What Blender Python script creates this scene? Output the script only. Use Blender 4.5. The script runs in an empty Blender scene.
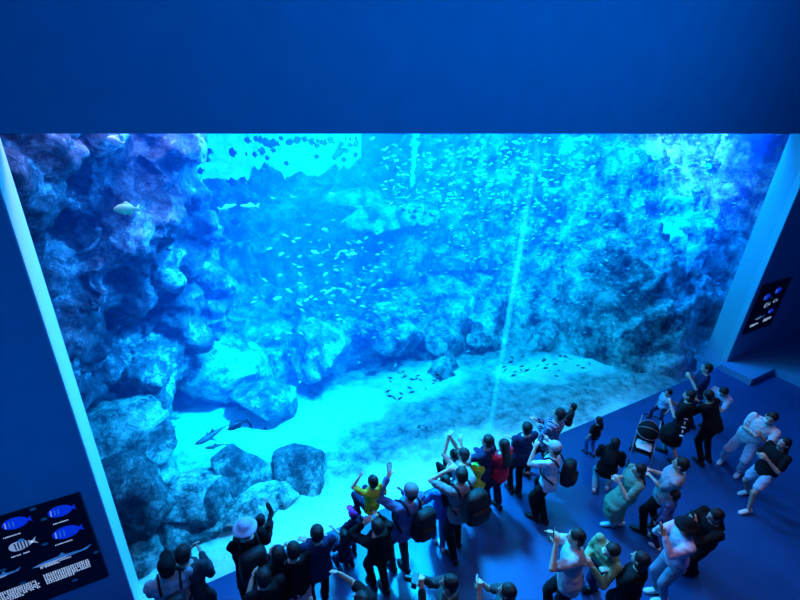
import bpy, bmesh, math, random
import numpy as np
from mathutils import Vector, Matrix, noise, Euler
random.seed(7)
SC = bpy.context.scene
COL = SC.collection
# ------------------------------------------------------------------ camera
F_PX = 450.4
CAM = Vector((0.0, -4.62, 6.4))
# rows: world axes written in camera axes (right, down, forward)
RW = ((0.8755705893885518, -0.16706289406724092, 0.45328372177220494),
      (-0.4807887120628301, -0.39282914307087363, 0.7839180306047107),
      (0.04709944108743667, -0.904309268878784, -0.42427159799964237))
cam_data = bpy.data.cameras.new('camera')
cam_data.sensor_width = 36.0
cam_data.lens = 36.0 * F_PX / 800.0
cam_data.clip_start = 0.05
cam_data.clip_end = 200
cam = bpy.data.objects.new('camera', cam_data)
COL.objects.link(cam)
m3 = Matrix(((RW[0][0], -RW[0][1], -RW[0][2]), (RW[1][0], -RW[1][1], -RW[1][2]), (RW[2][0], -RW[2][1], -RW[2][2])))
cam.matrix_world = Matrix.Translation(CAM) @ m3.to_4x4()
SC.camera = cam
# ------------------------------------------------------------------ world, exposure, lamps
SC.view_settings.view_transform = 'Standard'
SC.view_settings.look = 'None'
SC.view_settings.exposure = 0.0
SC.view_settings.gamma = 1.0
SC.view_settings.use_curve_mapping = False
SC.cycles.use_denoising = True
SC.cycles.max_bounces = 6
SC.cycles.volume_bounces = 0
SC.cycles.transparent_max_bounces = 16
SC.cycles.sample_clamp_indirect = 4.0
W = bpy.data.worlds.new('world'); SC.world = W
W.use_nodes = True
bg = W.node_tree.nodes['Background']
bg.inputs[0].default_value = (0.0, 0.10, 0.80, 1)
bg.inputs[1].default_value = 0.10

def lamp(name, loc, target, size, power, color, kind='AREA', sy=None, spread=180):
    d = bpy.data.lights.new(name, kind)
    d.energy = power; d.color = color
    if kind == 'AREA':
        d.shape = 'RECTANGLE'; d.size = size; d.size_y = sy or size; d.spread = math.radians(spread)
    elif kind == 'SPOT':
        d.shadow_soft_size = size; d.spot_size = math.radians(spread); d.spot_blend = 0.5
    o = bpy.data.objects.new(name, d); COL.objects.link(o)
    o.location = loc
    o.rotation_euler = (Vector(target) - Vector(loc)).to_track_quat('-Z', 'Y').to_euler()
    return o
CY = (0.01, 0.36, 1.0)
WH = (0.30, 0.50, 1.0)
# lamps over the open top of the tank, with unseen fills added
lamp('tank_lamp_and_fill', (3.0, 3.2, 6.6), (3.2, 3.0, 0), 1.6, 800, CY)
lamp('tank_lamp_and_fill', (6.5, 3.4, 6.6), (6.5, 3.0, 0), 1.6, 640, CY)
lamp('tank_lamp_and_fill', (10.0, 2.8, 6.6), (9.6, 2.6, 0), 1.4, 380, CY)
lamp('tank_lamp_and_fill', (3.5, 8.0, 6.8), (4.0, 8.6, 0), 2.2, 330, (0.01, 0.28, 1.0))
lamp('tank_lamp_and_fill', (9.0, 8.0, 6.8), (9.0, 9.0, 0), 2.2, 330, (0.01, 0.28, 1.0))
lamp('tank_lamp_and_fill', (0.2, 1.6, 7.4), (0.3, 2.6, 0), 1.0, 210, (0.40, 0.36, 1.0))
lamp('tank_lamp_and_fill', (13.3, 1.8, 7.0), (15.0, 5.0, 5.6), 0.8, 420, (0.6, 0.5, 1.0), spread=120)
lamp('tank_lamp_and_fill', (2.9, 1.2, 6.9), (0.9, 3.3, 0.0), 0.8, 420, CY, spread=50)  # unseen fill added to brighten the left sand pocket
lamp('tank_lamp_and_fill', (3.6, 0.9, 6.9), (0.4, 3.0, 3.0), 1.2, 560, (0.03, 0.24, 1.0), spread=110)  # added blue fill that lifts the dark cliff
lamp('tank_lamp_and_fill', (7.0, 1.0, 7.0), (7.5, 6.5, 1.6), 1.6, 520, (0.0, 0.36, 1.0), spread=90)  # added front fill, evens out the top-lit reef slope
lamp('tank_lamp_and_fill', (12.0, 1.0, 7.0), (13.6, 3.0, 2.5), 1.2, 620, (0.0, 0.17, 1.0), spread=90)  # added blue fill for the rocks at the right end
lamp('tank_lamp_and_fill', (4.2, 2.4, 6.9), (3.0, -1.8, 0.0), 0.7, 210, (0.0, 0.42, 1.0), spread=48)  # fill added facing outward to brighten the hall floor
# blue wash from the hall ceiling onto the front wall
lamp('hall_ceiling_lamp', (4.5, -5.0, 8.6), (4.5, 0.0, 7.6), 8.0, 130, (0.0, 0.24, 1.0), sy=1.5, spread=130)
lamp('left_wall_fill', (-1.8, -3.2, 3.2), (-1.9, 0.0, 3.0), 0.6, 24, (0.0, 0.24, 1.0))  # unseen fill added to lift the left wall
# weak unseen reddish fill added over the visitors to redden clothes and skin
lamp('crowd_red_fill', (5.5, -3.0, 8.2), (5.5, -2.8, 0), 7.0, 34, (1.0, 0.62, 0.66), sy=2.0, spread=80)

# ------------------------------------------------------------------ helpers
def ray(u, v):
    c = (u - 400.0, v - 300.0, F_PX)
    return Vector([sum(RW[i][k] * c[k] for k in range(3)) for i in range(3)])
def atz(u, v, z=0.0):
    d = ray(u, v); t = (z - CAM.z) / d.z
    return CAM + d * t
def aty(u, v, y=0.0):
    d = ray(u, v); t = (y - CAM.y) / d.y
    return CAM + d * t

MATS = {}
def new_mat(name):
    m = bpy.data.materials.new(name); m.use_nodes = True
    nt = m.node_tree; b = nt.nodes['Principled BSDF']
    MATS[name] = m
    return m, nt, b
def mat(name, col, rough=0.6, spec=0.3, noise_amt=0.25, scale=20.0, bump=0.0, bscale=None, metal=0.0, emit=None, es=0.0, coat=0.0):
    if name in MATS: return MATS[name]
    m, nt, b = new_mat(name)
    b.inputs['Roughness'].default_value = rough
    b.inputs['Metallic'].default_value = metal
    b.inputs['Specular IOR Level'].default_value = spec
    tc = nt.nodes.new('ShaderNodeTexCoord')
    n = nt.nodes.new('ShaderNodeTexNoise'); n.inputs['Scale'].default_value = scale; n.inputs['Detail'].default_value = 4
    nt.links.new(tc.outputs['Object'], n.inputs['Vector'])
    r = nt.nodes.new('ShaderNodeValToRGB')
    lo = [c * (1 - noise_amt) for c in col]; hi = [min(1, c * (1 + noise_amt)) for c in col]
    r.color_ramp.elements[0].position = 0.3; r.color_ramp.elements[0].color = (*lo, 1)
    r.color_ramp.elements[1].position = 0.7; r.color_ramp.elements[1].color = (*hi, 1)
    nt.links.new(n.outputs['Fac'], r.inputs['Fac'])
    nt.links.new(r.outputs['Color'], b.inputs['Base Color'])
    if bump:
        n2 = nt.nodes.new('ShaderNodeTexNoise'); n2.inputs['Scale'].default_value = bscale or scale; n2.inputs['Detail'].default_value = 5
        nt.links.new(tc.outputs['Object'], n2.inputs['Vector'])
        bp = nt.nodes.new('ShaderNodeBump'); bp.inputs['Strength'].default_value = bump; bp.inputs['Distance'].default_value = 0.02
        nt.links.new(n2.outputs['Fac'], bp.inputs['Height']); nt.links.new(bp.outputs['Normal'], b.inputs['Normal'])
    if emit:
        b.inputs['Emission Color'].default_value = (*emit, 1); b.inputs['Emission Strength'].default_value = es
    return m

class MB:
    """collects closed shapes for one mesh"""
    def __init__(s): s.v = []; s.f = []; s.mi = []
    def add(s, vs, fs, mi=0):
        o = len(s.v); s.v += [tuple(p) for p in vs]
        for f in fs: s.f.append(tuple(i + o for i in f)); s.mi.append(mi)
    def loft(s, rings, seg=14, mi=0, power=1.0):
        vs = []; fs = []
        for c, a, b in rings:
            c = Vector(c); a = Vector(a); b = Vector(b)
            for k in range(seg):
                t = 2 * math.pi * k / seg
                ct, st = math.cos(t), math.sin(t)
                if power != 1.0:
                    ct = math.copysign(abs(ct) ** power, ct); st = math.copysign(abs(st) ** power, st)
                vs.append(c + a * ct + b * st)
        n = len(rings)
        for i in range(n - 1):
            for k in range(seg):
                k2 = (k + 1) % seg
                fs.append((i * seg + k, i * seg + k2, (i + 1) * seg + k2, (i + 1) * seg + k))
        fs.append(tuple(range(seg - 1, -1, -1)))
        fs.append(tuple((n - 1) * seg + k for k in range(seg)))
        s.add(vs, fs, mi)
    def capsule(s, p0, r0, p1, r1, seg=12, mi=0):
        p0 = Vector(p0); p1 = Vector(p1); d = p1 - p0
        L = d.length
        if L < 1e-6: d = Vector((0, 0, 1)); L = 1e-6
        d = d / L
        a = d.orthogonal().normalized(); b = d.cross(a)
        rings = []
        for t in (-80, -50, -20, 0):
            q = math.radians(t); rings.append((p0 + d * (r0 * math.sin(q)), a * (r0 * math.cos(q)), b * (r0 * math.cos(q))))
        for t in (0, 20, 50, 80):
            q = math.radians(t); rings.append((p1 + d * (r1 * math.sin(q)), a * (r1 * math.cos(q)), b * (r1 * math.cos(q))))
        s.loft(rings, seg, mi)
    def ell(s, c, ax, ay, az, seg=16, n=9, mi=0):
        c = Vector(c); ax = Vector(ax); ay = Vector(ay); az = Vector(az)
        rings = []
        for i in range(n):
            q = math.pi * (i + 0.35) / (n - 0.3) - math.pi / 2
            rings.append((c + az * math.sin(q), ax * math.cos(q), ay * math.cos(q)))
        s.loft(rings, seg, mi)
    def box(s, c, sx, sy, sz, rot=None, mi=0):
        c = Vector(c); R = rot or Matrix.Identity(3)
        vs = [c + R @ Vector((x * sx / 2, y * sy / 2, z * sz / 2)) for x in (-1, 1) for y in (-1, 1) for z in (-1, 1)]
        s.add(vs, [(0, 1, 3, 2), (4, 6, 7, 5), (0, 4, 5, 1), (2, 3, 7, 6), (0, 2, 6, 4), (1, 5, 7, 3)], mi)
    def tube(s, pts, r, seg=8, mi=0):
        pts = [Vector(p) for p in pts]
        rings = []
        a = None
        for i, p in enumerate(pts):
            d = (pts[min(i + 1, len(pts) - 1)] - pts[max(i - 1, 0)]).normalized()
            if a is None: a = d.orthogonal().normalized()
            a = (a - d * a.dot(d)).normalized()
            b = d.cross(a)
            rings.append((p, a * r, b * r))
        s.loft(rings, seg, mi)
    def mesh(s, name='m'):
        me = bpy.data.meshes.new(name); me.from_pydata(s.v, [], s.f)
        me.polygons.foreach_set('material_index', s.mi); me.update()
        bm = bmesh.new(); bm.from_mesh(me); bmesh.ops.recalc_face_normals(bm, faces=bm.faces[:]); bm.to_mesh(me); bm.free()
        return me

TMP = bpy.data.scenes.new('tmp')
def remesh(mb, voxel, smooth=2, extra=None):
    me = mb.mesh('tmp') if isinstance(mb, MB) else mb
    o = bpy.data.objects.new('tmp', me); TMP.collection.objects.link(o)
    r = o.modifiers.new('r', 'REMESH'); r.mode = 'VOXEL'; r.voxel_size = voxel
    if smooth:
        q = o.modifiers.new('s', 'SMOOTH'); q.factor = 0.5; q.iterations = smooth
    with bpy.context.temp_override(scene=TMP, view_layer=TMP.view_layers[0]):
        dg = bpy.context.evaluated_depsgraph_get(); dg.update()
    out = bpy.data.meshes.new_from_object(o.evaluated_get(dg))
    bpy.data.objects.remove(o); bpy.data.meshes.remove(me)
    return out
def shade(me, on=True):
    me.polygons.foreach_set('use_smooth', [on] * len(me.polygons)); me.update()
def link(name, me, ms, parent=None, loc=None, rot=None, smooth=True):
    if isinstance(me, MB): me = me.mesh(name)
    me.name = name
    if not isinstance(ms, (list, tuple)): ms = [ms]
    me.materials.clear()
    for m in ms: me.materials.append(m)
    shade(me, smooth)
    o = bpy.data.objects.new(name, me); COL.objects.link(o)
    if parent: o.parent = parent
    if loc is not None: o.location = loc
    if rot is not None: o.rotation_euler = rot
    return o
def tag(o, label=None, cat=None, group=None, kind=None):
    if label: o['label'] = label
    if cat: o['category'] = cat
    if group: o['group'] = group
    if kind: o['kind'] = kind
    return o
def empty(name, loc=(0, 0, 0), rz=0.0):
    o = bpy.data.objects.new(name, None); COL.objects.link(o)
    o.location = loc; o.rotation_euler = (0, 0, rz); o.empty_display_size = 0.1
    return o
def struct(name, mb, m, smooth=False):
    o = link(name, mb, m, smooth=smooth); o['kind'] = 'structure'; return o
def slab(x0, x1, y0, y1, z0, z1):
    b = MB(); b.box(((x0 + x1) / 2, (y0 + y1) / 2, (z0 + z1) / 2), x1 - x0, y1 - y0, z1 - z0); return b

# ------------------------------------------------------------------ room materials
M_WALL = mat('hall_wall_paint', (0.30, 0.42, 0.62), 0.75, 0.2, 0.05, 3.0, 0.05, 90)
M_PLINTH = mat('plinth_paint', (0.25, 0.36, 0.55), 0.75, 0.2, 0.05, 3.0)
M_REVEAL = mat('reveal_paint', (0.85, 0.9, 0.92), 0.5, 0.3, 0.06, 60.0)
M_FLOOR = mat('floor_vinyl', (0.010, 0.08, 0.25), 0.36, 0.5, 0.10, 2.2, 0.04, 60)
# ------------------------------------------------------------------ hall
XL, XR = -1.01, 12.9
YG = 0.5
ZT = 5.95
struct('floor', slab(-9, 24, -12, 0.075, -0.2, 0.0), M_FLOOR)
struct('wall_left', slab(-9, XL, 0.0, YG, -0.2, 11), M_WALL)
struct('wall_top', slab(XL, XR, 0.0, YG, ZT, 11), M_WALL)
struct('wall_right', slab(XR, 24, 0.0, YG, -0.2, 11), M_WALL)
pl = MB()
pl.box((18.3, -0.385, 0.09), 11.4, 0.77, 0.18)
pl.box((18.88, -1.08, 0.09), 10.25, 0.63, 0.18)
struct('trim_1', pl, M_PLINTH)
# reveals of the great window (acrylic edge linings)
rv = MB(); rv.box((XL + 0.006, 0.25, 2.93), 0.012, 0.49, 5.98); struct('trim_2', rv, M_REVEAL)
rv = MB()
rv.add([(12.90, 0.005, -0.05), (12.90, 0.005, ZT), (12.72, 0.495, ZT), (12.72, 0.495, -0.05), (12.93, 0.005, -0.05), (12.93, 0.005, ZT), (12.93, 0.495, ZT), (12.93, 0.495, -0.05)],
       [(0, 1, 2, 3), (4, 7, 6, 5), (0, 4, 5, 1), (3, 2, 6, 7), (1, 5, 6, 2), (0, 3, 7, 4)])
struct('trim_3', rv, M_REVEAL)

# acrylic
def glass_mat():
    m, nt, b = new_mat('acrylic'); nt.nodes.remove(b)
    out = nt.nodes['Material Output']
    t = nt.nodes.new('ShaderNodeBsdfTransparent'); t.inputs[0].default_value = (0.93, 0.985, 1, 1)
    g = nt.nodes.new('ShaderNodeBsdfGlossy'); g.inputs['Roughness'].default_value = 0.02
    lw = nt.nodes.new('ShaderNodeLayerWeight'); lw.inputs[0].default_value = 0.08
    mul = nt.nodes.new('ShaderNodeMath'); mul.operation = 'MULTIPLY'; mul.inputs[1].default_value = 0.35
    mx = nt.nodes.new('ShaderNodeMixShader')
    nt.links.new(lw.outputs['Fresnel'], mul.inputs[0]); nt.links.new(mul.outputs[0], mx.inputs[0])
    nt.links.new(t.outputs[0], mx.inputs[1]); nt.links.new(g.outputs[0], mx.inputs[2])
    nt.links.new(mx.outputs[0], out.inputs['Surface'])
    return m
M_GLASS = glass_mat()
seam_x = aty(505, 340, 0.04).x
win = empty('window_1', ((XL + XR) / 2, 0.045, 0)); win['kind'] = 'structure'
for a, b in ((XL, seam_x - 0.035), (seam_x + 0.035, XR)):
    q = MB(); q.box(((a + b) / 2 - win.location.x, 0, 3.05), b - a, 0.05, 6.1)
    link('acrylic_panel', q, M_GLASS, win, smooth=False)
M_SEAM, _nt, _b = new_mat('seam_resin')
_o = _nt.nodes['Material Output']
_t = _nt.nodes.new('ShaderNodeBsdfTransparent'); _t.inputs[0].default_value = (0.9, 0.98, 1, 1)
_b.inputs['Base Color'].default_value = (0.6, 0.9, 0.95, 1)
_mx = _nt.nodes.new('ShaderNodeMixShader'); _mx.inputs[0].default_value = 0.22
_n = _nt.nodes.new('ShaderNodeTexNoise'); _n.inputs['Scale'].default_value = 3
_mm = _nt.nodes.new('ShaderNodeMath'); _mm.operation = 'MULTIPLY'; _mm.inputs[1].default_value = 0.34
_nt.links.new(_n.outputs['Fac'], _mm.inputs[0]); _nt.links.new(_mm.outputs[0], _mx.inputs[0])
_nt.links.new(_t.outputs[0], _mx.inputs[1]); _tl = _nt.nodes.new('ShaderNodeBsdfTranslucent'); _tl.inputs[0].default_value = (0.75, 0.95, 1, 1); _nt.links.new(_tl.outputs[0], _mx.inputs[2]); _nt.links.new(_mx.outputs[0], _o.inputs['Surface'])
q = MB(); q.box((seam_x - win.location.x, 0, 3.05), 0.07, 0.05, 6.1); link('panel_seam', q, M_SEAM, win, smooth=False)

# water
def water_mat():
    m, nt, b = new_mat('sea_water'); nt.nodes.remove(b)
    out = nt.nodes['Material Output']
    s = nt.nodes.new('ShaderNodeVolumeScatter'); s.inputs['Color'].default_value = (0.0, 0.25, 1.0, 1); s.inputs['Density'].default_value = WATER_S
    a = nt.nodes.new('ShaderNodeVolumeAbsorption'); a.inputs['Color'].default_value = (0.0, 0.94, 0.99, 1); a.inputs['Density'].default_value = WATER_A
    ad = nt.nodes.new('ShaderNodeAddShader')
    nt.links.new(s.outputs[0], ad.inputs[0]); nt.links.new(a.outputs[0], ad.inputs[1]); nt.links.new(ad.outputs[0], out.inputs['Volume'])
    return m
WATER_S, WATER_A = 0.085, 0.34
M_WATER = water_mat()
wo = struct('water', slab(-7.9, 20.9, YG + 0.07, 16.9, -0.35, 6.3), M_WATER)

# ------------------------------------------------------------------ rock materials
def rock_mat(name, dark, mid, pale, scale=1.0, crest=0.55, bump=0.8):
    m, nt, b = new_mat(name)
    b.inputs['Roughness'].default_value = 0.85; b.inputs['Specular IOR Level'].default_value = 0.15
    tc = nt.nodes.new('ShaderNodeTexCoord')
    n1 = nt.nodes.new('ShaderNodeTexNoise'); n1.inputs['Scale'].default_value = 1.1 * scale; n1.inputs['Detail'].default_value = 9; n1.inputs['Roughness'].default_value = 0.68; n1.inputs['Distortion'].default_value = 0.0
    n2 = nt.nodes.new('ShaderNodeTexNoise'); n2.inputs['Scale'].default_value = 6.5 * scale; n2.inputs['Detail'].default_value = 8; n2.inputs['Roughness'].default_value = 0.75
    for n in (n1, n2): nt.links.new(tc.outputs['Object'], n.inputs['Vector'])
    ad = nt.nodes.new('ShaderNodeMath'); ad.operation = 'MULTIPLY_ADD'; ad.inputs[1].default_value = 0.5
    nt.links.new(n2.outputs['Fac'], ad.inputs[0]); 
    sb = nt.nodes.new('ShaderNodeMath'); sb.operation = 'SUBTRACT'; sb.inputs[1].default_value = 0.25
    nt.links.new(n1.outputs['Fac'], sb.inputs[0]); nt.links.new(sb.outputs[0], ad.inputs[2])
    r = nt.nodes.new('ShaderNodeValToRGB'); e = r.color_ramp.elements
    e[0].position = 0.40; e[0].color = (*dark, 1); e[1].position = 0.66; e[1].color = (*pale, 1)
    k = e.new(crest); k.color = (*mid, 1)
    nt.links.new(ad.outputs[0], r.inputs['Fac']); nt.links.new(r.outputs['Color'], b.inputs['Base Color'])
    bp = nt.nodes.new('ShaderNodeBump'); bp.inputs['Strength'].default_value = bump; bp.inputs['Distance'].default_value = 0.12
    nt.links.new(ad.outputs[0], bp.inputs['Height']); nt.links.new(bp.outputs['Normal'], b.inputs['Normal'])
    return m
M_CLIFF = rock_mat('cliff_rock', (0.04, 0.05, 0.07), (0.20, 0.20, 0.25), (0.95, 0.85, 0.9), 1.7, 0.55, 1.0)
M_REEF = rock_mat('reef_rock', (0.03, 0.04, 0.06), (0.24, 0.29, 0.30), (0.9, 0.95, 0.9), 1.5, 0.51, 1.0)
M_BOULD = rock_mat('boulder_rock', (0.05, 0.06, 0.08), (0.20, 0.22, 0.24), (0.6, 0.66, 0.66), 2.6, 0.54, 1.0)
M_PALEB = rock_mat('pale_boulder_rock', (0.08, 0.1, 0.12), (0.40, 0.44, 0.44), (0.95, 0.97, 0.93), 2.6, 0.5, 1.0)
M_SAND = rock_mat('coral_sand', (0.38, 0.42, 0.42), (0.8, 0.82, 0.8), (0.95, 0.95, 0.9), 0.55, 0.47, 0.35)

def chunk_planes(rng, n=12):
    out = []
    for _ in range(n):
        d = Vector((rng.gauss(0, 1), rng.gauss(0, 1), rng.gauss(0, 1))).normalized()
        out.append((d, rng.uniform(0.62, 0.98)))
    return out
def ico_dirs(sub):
    bm = bmesh.new(); bmesh.ops.create_icosphere(bm, subdivisions=sub, radius=1)
    vs = [v.co.normalized() for v in bm.verts]; fs = [tuple(v.index for v in f.verts) for f in bm.faces]
    bm.free(); return vs, fs
ICO = {k: ico_dirs(k) for k in (2, 3, 4, 5)}
def chunk(mb, c, size, rng, sub=3, rot=None, rough=0.0, planes=None):
    pls = planes or chunk_planes(rng)
    vs, fs = ICO[sub]; c = Vector(c); R = rot or Euler((rng.uniform(0, 6), rng.uniform(0, 6), rng.uniform(0, 6))).to_matrix()
    off = Vector((rng.uniform(0, 99), rng.uniform(0, 99), rng.uniform(0, 99)))
    o = []
    for d in vs:
        r = min([h / max(d.dot(n), 0.05) for n, h in pls] + [1.15])
        if rough: r += rough * (noise.fractal(d * 1.6 + off, 0.9, 2.1, 5))
        p = Vector((d.x * size[0], d.y * size[1], d.z * size[2])) * r
        o.append(c + R @ p)
    mb.add(o, fs)
def displace(me, fn):
    n = len(me.vertices); co = np.empty(n * 3, np.float32); me.vertices.foreach_get('co', co)
    no = np.empty(n * 3, np.float32); me.vertex_normals.foreach_get('vector', no) if hasattr(me, 'vertex_normals') else None
    co = co.reshape(-1, 3); no = no.reshape(-1, 3)
    d = np.array([fn(Vector(p)) for p in co.tolist()], np.float32)
    co += no * d[:, None]
    me.vertices.foreach_set('co', co.ravel()); me.update()
def ridged(p, octs=4):
    f = p.copy(); s_ = 1 - abs(noise.noise(f)); s_ *= s_; v = s_; w = 1.0; pw = 1.0
    for _ in range(octs - 1):
        f = f * 2.1; pw *= 0.513; w = max(0.0, min(1.0, s_ * 2)); s_ = 1 - abs(noise.noise(f)); s_ = s_ * s_ * w; v += s_ * pw
    return v
def rockn(p, a1=0.25, f1=0.6, a2=0.1, f2=2.2, a3=0.03):
    q = p * f1
    h_ = p * 0.5; w = Vector((noise.noise(h_), noise.noise(h_ + Vector((31, 7, 3))), noise.noise(h_ + Vector((5, 17, 41))))) * 0.6
    v = noise.voronoi((p + w) * f2 * 0.6)[0]
    return a1 * (ridged(q + w) - 1.0) * 0.6 + a2 * (v[1] - v[0]) * 1.5 - a2 * 0.6 + a3 * noise.fractal(p * 5.0, 0.8, 2.0, 3)

# ------------------------------------------------------------------ tank shell
def foot(x):
    pts = [(-8, 3.2), (0, 3.9), (3.5, 3.8), (5.0, 3.2), (6.7, 2.9), (9.0, 2.7), (9.7, 2.2), (10.3, 0.8), (11, 0.25), (14, 0.2), (22, 0.2)]
    for (a, ya), (b, yb) in zip(pts, pts[1:]):
        if a <= x <= b: return ya + (yb - ya) * (x - a) / (b - a)
    return pts[-1][1]
def reef():
    NX, NS = 300, 200
    vs = []; fs = []
    for j in range(NS):
        s = -0.8 + (j / (NS - 1)) ** 1.15 * 12.8
        for i in range(NX):
            x = -7.8 + 28.6 * i / (NX - 1)
            y = foot(x) + s
            right = max(0, min(1, (x - 8.6) / 2.5))
            t = max(0, s) / 9.0
            zl = 3.55 * min(1, t) ** 0.75
            zr = 6.4 * min(1, t * 1.25) ** 0.7
            z = zl * (1 - right) + zr * right
            y2 = foot(x) + s * (1 - 0.38 * right)
            hol = math.exp(-(((x - 4.6) / 1.8) ** 2 + ((s - 3.6) / 1.7) ** 2) ** 1.5)
            p = Vector((x, y2, z))
            a = min(1, max(0, s + 0.8) / 1.4)
            d = rockn(p, 0.95, 0.30, 0.42, 1.0, 0.09)
            z += (d - 0.1) * a * 1.1 - 1.7 * hol - (1 - a) * 0.25
            y2 += -d * a * 0.5 + 2.2 * hol
            vs.append((x, min(y2, 16.6), max(z, -0.3)))
    for j in range(NS - 1):
        for i in range(NX - 1):
            a = j * NX + i; fs.append((a, a + 1, a + NX + 1, a + NX))
    me = bpy.data.meshes.new('wall_back'); me.from_pydata(vs, [], fs); me.update()
    return me
o = link('reef_slope', reef(), M_REEF); o['kind'] = 'structure'
# sea bed
def bed():
    NX, NY = 300, 90; vs = []; fs = []
    for j in range(NY):
        for i in range(NX):
            x = -7.8 + 28.6 * i / (NX - 1); y = 0.075 + 7.4 * j / (NY - 1)
            z = 0.0 + 0.10 * noise.fractal(Vector((x * 0.5, y * 0.7, 0)), 0.9, 2, 3) * min(1, y * 2) + 0.02 * math.sin(x * 9 + y * 14 + 2 * noise.noise(Vector((x, y, 3)))) * min(1, y)
            vs.append((x, y, z))
    for j in range(NY - 1):
        for i in range(NX - 1):
            a = j * NX + i; fs.append((a, a + 1, a + NX + 1, a + NX))
    me = bpy.data.meshes.new('seabed'); me.from_pydata(vs, [], fs); me.update(); return me
me = bed()
def seg_d(p, a, b):
    ab = b - a; t = max(0, min(1, (p - a).dot(ab) / ab.length_squared)); return (p - (a + ab * t)).length
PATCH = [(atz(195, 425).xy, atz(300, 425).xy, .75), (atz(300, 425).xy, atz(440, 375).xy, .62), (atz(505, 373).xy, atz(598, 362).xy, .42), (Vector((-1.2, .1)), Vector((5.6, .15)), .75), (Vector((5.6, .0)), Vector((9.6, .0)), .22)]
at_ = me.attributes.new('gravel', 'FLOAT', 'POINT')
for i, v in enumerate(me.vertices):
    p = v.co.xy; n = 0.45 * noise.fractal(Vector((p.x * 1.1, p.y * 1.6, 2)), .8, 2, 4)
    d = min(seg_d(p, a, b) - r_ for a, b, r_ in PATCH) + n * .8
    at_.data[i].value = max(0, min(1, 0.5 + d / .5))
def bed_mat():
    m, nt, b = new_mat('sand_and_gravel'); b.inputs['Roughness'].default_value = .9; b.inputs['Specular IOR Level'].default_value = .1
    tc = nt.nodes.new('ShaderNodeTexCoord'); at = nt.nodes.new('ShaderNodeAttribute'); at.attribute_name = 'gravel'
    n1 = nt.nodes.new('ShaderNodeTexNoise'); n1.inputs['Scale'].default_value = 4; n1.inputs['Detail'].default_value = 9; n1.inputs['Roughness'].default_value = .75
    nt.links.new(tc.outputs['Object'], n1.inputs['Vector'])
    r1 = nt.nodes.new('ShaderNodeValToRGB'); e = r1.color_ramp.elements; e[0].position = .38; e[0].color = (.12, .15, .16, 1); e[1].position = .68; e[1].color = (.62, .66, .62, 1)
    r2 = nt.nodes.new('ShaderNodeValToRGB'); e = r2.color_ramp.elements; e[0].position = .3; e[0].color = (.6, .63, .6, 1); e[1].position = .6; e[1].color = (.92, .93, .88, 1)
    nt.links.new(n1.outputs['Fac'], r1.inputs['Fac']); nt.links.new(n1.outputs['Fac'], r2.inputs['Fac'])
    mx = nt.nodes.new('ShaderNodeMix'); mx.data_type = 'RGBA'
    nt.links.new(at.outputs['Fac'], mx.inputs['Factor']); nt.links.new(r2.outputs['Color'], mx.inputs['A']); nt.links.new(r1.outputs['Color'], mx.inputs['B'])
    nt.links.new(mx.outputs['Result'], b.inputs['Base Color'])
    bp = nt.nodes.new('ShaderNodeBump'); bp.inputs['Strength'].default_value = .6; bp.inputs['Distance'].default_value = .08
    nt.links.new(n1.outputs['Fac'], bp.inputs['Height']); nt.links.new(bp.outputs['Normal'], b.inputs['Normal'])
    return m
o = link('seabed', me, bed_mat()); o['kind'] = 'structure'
M_TANK = mat('tank_lining', (0.10, 0.25, 0.40), 0.9, 0.1, 0.3, 0.8)
struct('wall_tank_left', slab(-8.2, -7.95, YG, 17.3, -0.5, 7.5), M_TANK)
struct('wall_tank_right', slab(20.95, 21.2, YG, 17.3, -0.5, 7.5), M_TANK)
struct('wall_tank_back', slab(-8.2, 21.2, 17.0, 17.3, -0.5, 7.5), M_TANK)
# emissive panel standing in for the brightly lit gap at the back
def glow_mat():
    m, nt, b = new_mat('back_panel_glow')
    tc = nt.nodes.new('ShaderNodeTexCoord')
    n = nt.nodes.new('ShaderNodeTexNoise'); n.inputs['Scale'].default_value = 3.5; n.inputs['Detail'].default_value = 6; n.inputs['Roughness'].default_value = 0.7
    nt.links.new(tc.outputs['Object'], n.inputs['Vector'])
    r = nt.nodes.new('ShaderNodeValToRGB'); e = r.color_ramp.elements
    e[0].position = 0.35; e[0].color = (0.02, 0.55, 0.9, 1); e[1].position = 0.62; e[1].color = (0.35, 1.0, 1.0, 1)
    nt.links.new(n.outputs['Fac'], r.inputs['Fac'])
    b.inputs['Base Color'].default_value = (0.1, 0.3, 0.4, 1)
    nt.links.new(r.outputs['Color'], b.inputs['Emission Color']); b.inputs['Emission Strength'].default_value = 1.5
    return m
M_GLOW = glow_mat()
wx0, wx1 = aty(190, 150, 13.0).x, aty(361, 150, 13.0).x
struct('back_glow_panel', slab(wx0 - 0.6, wx1, 13.0, 13.08, 2.2, 6.2), M_GLOW)

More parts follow.
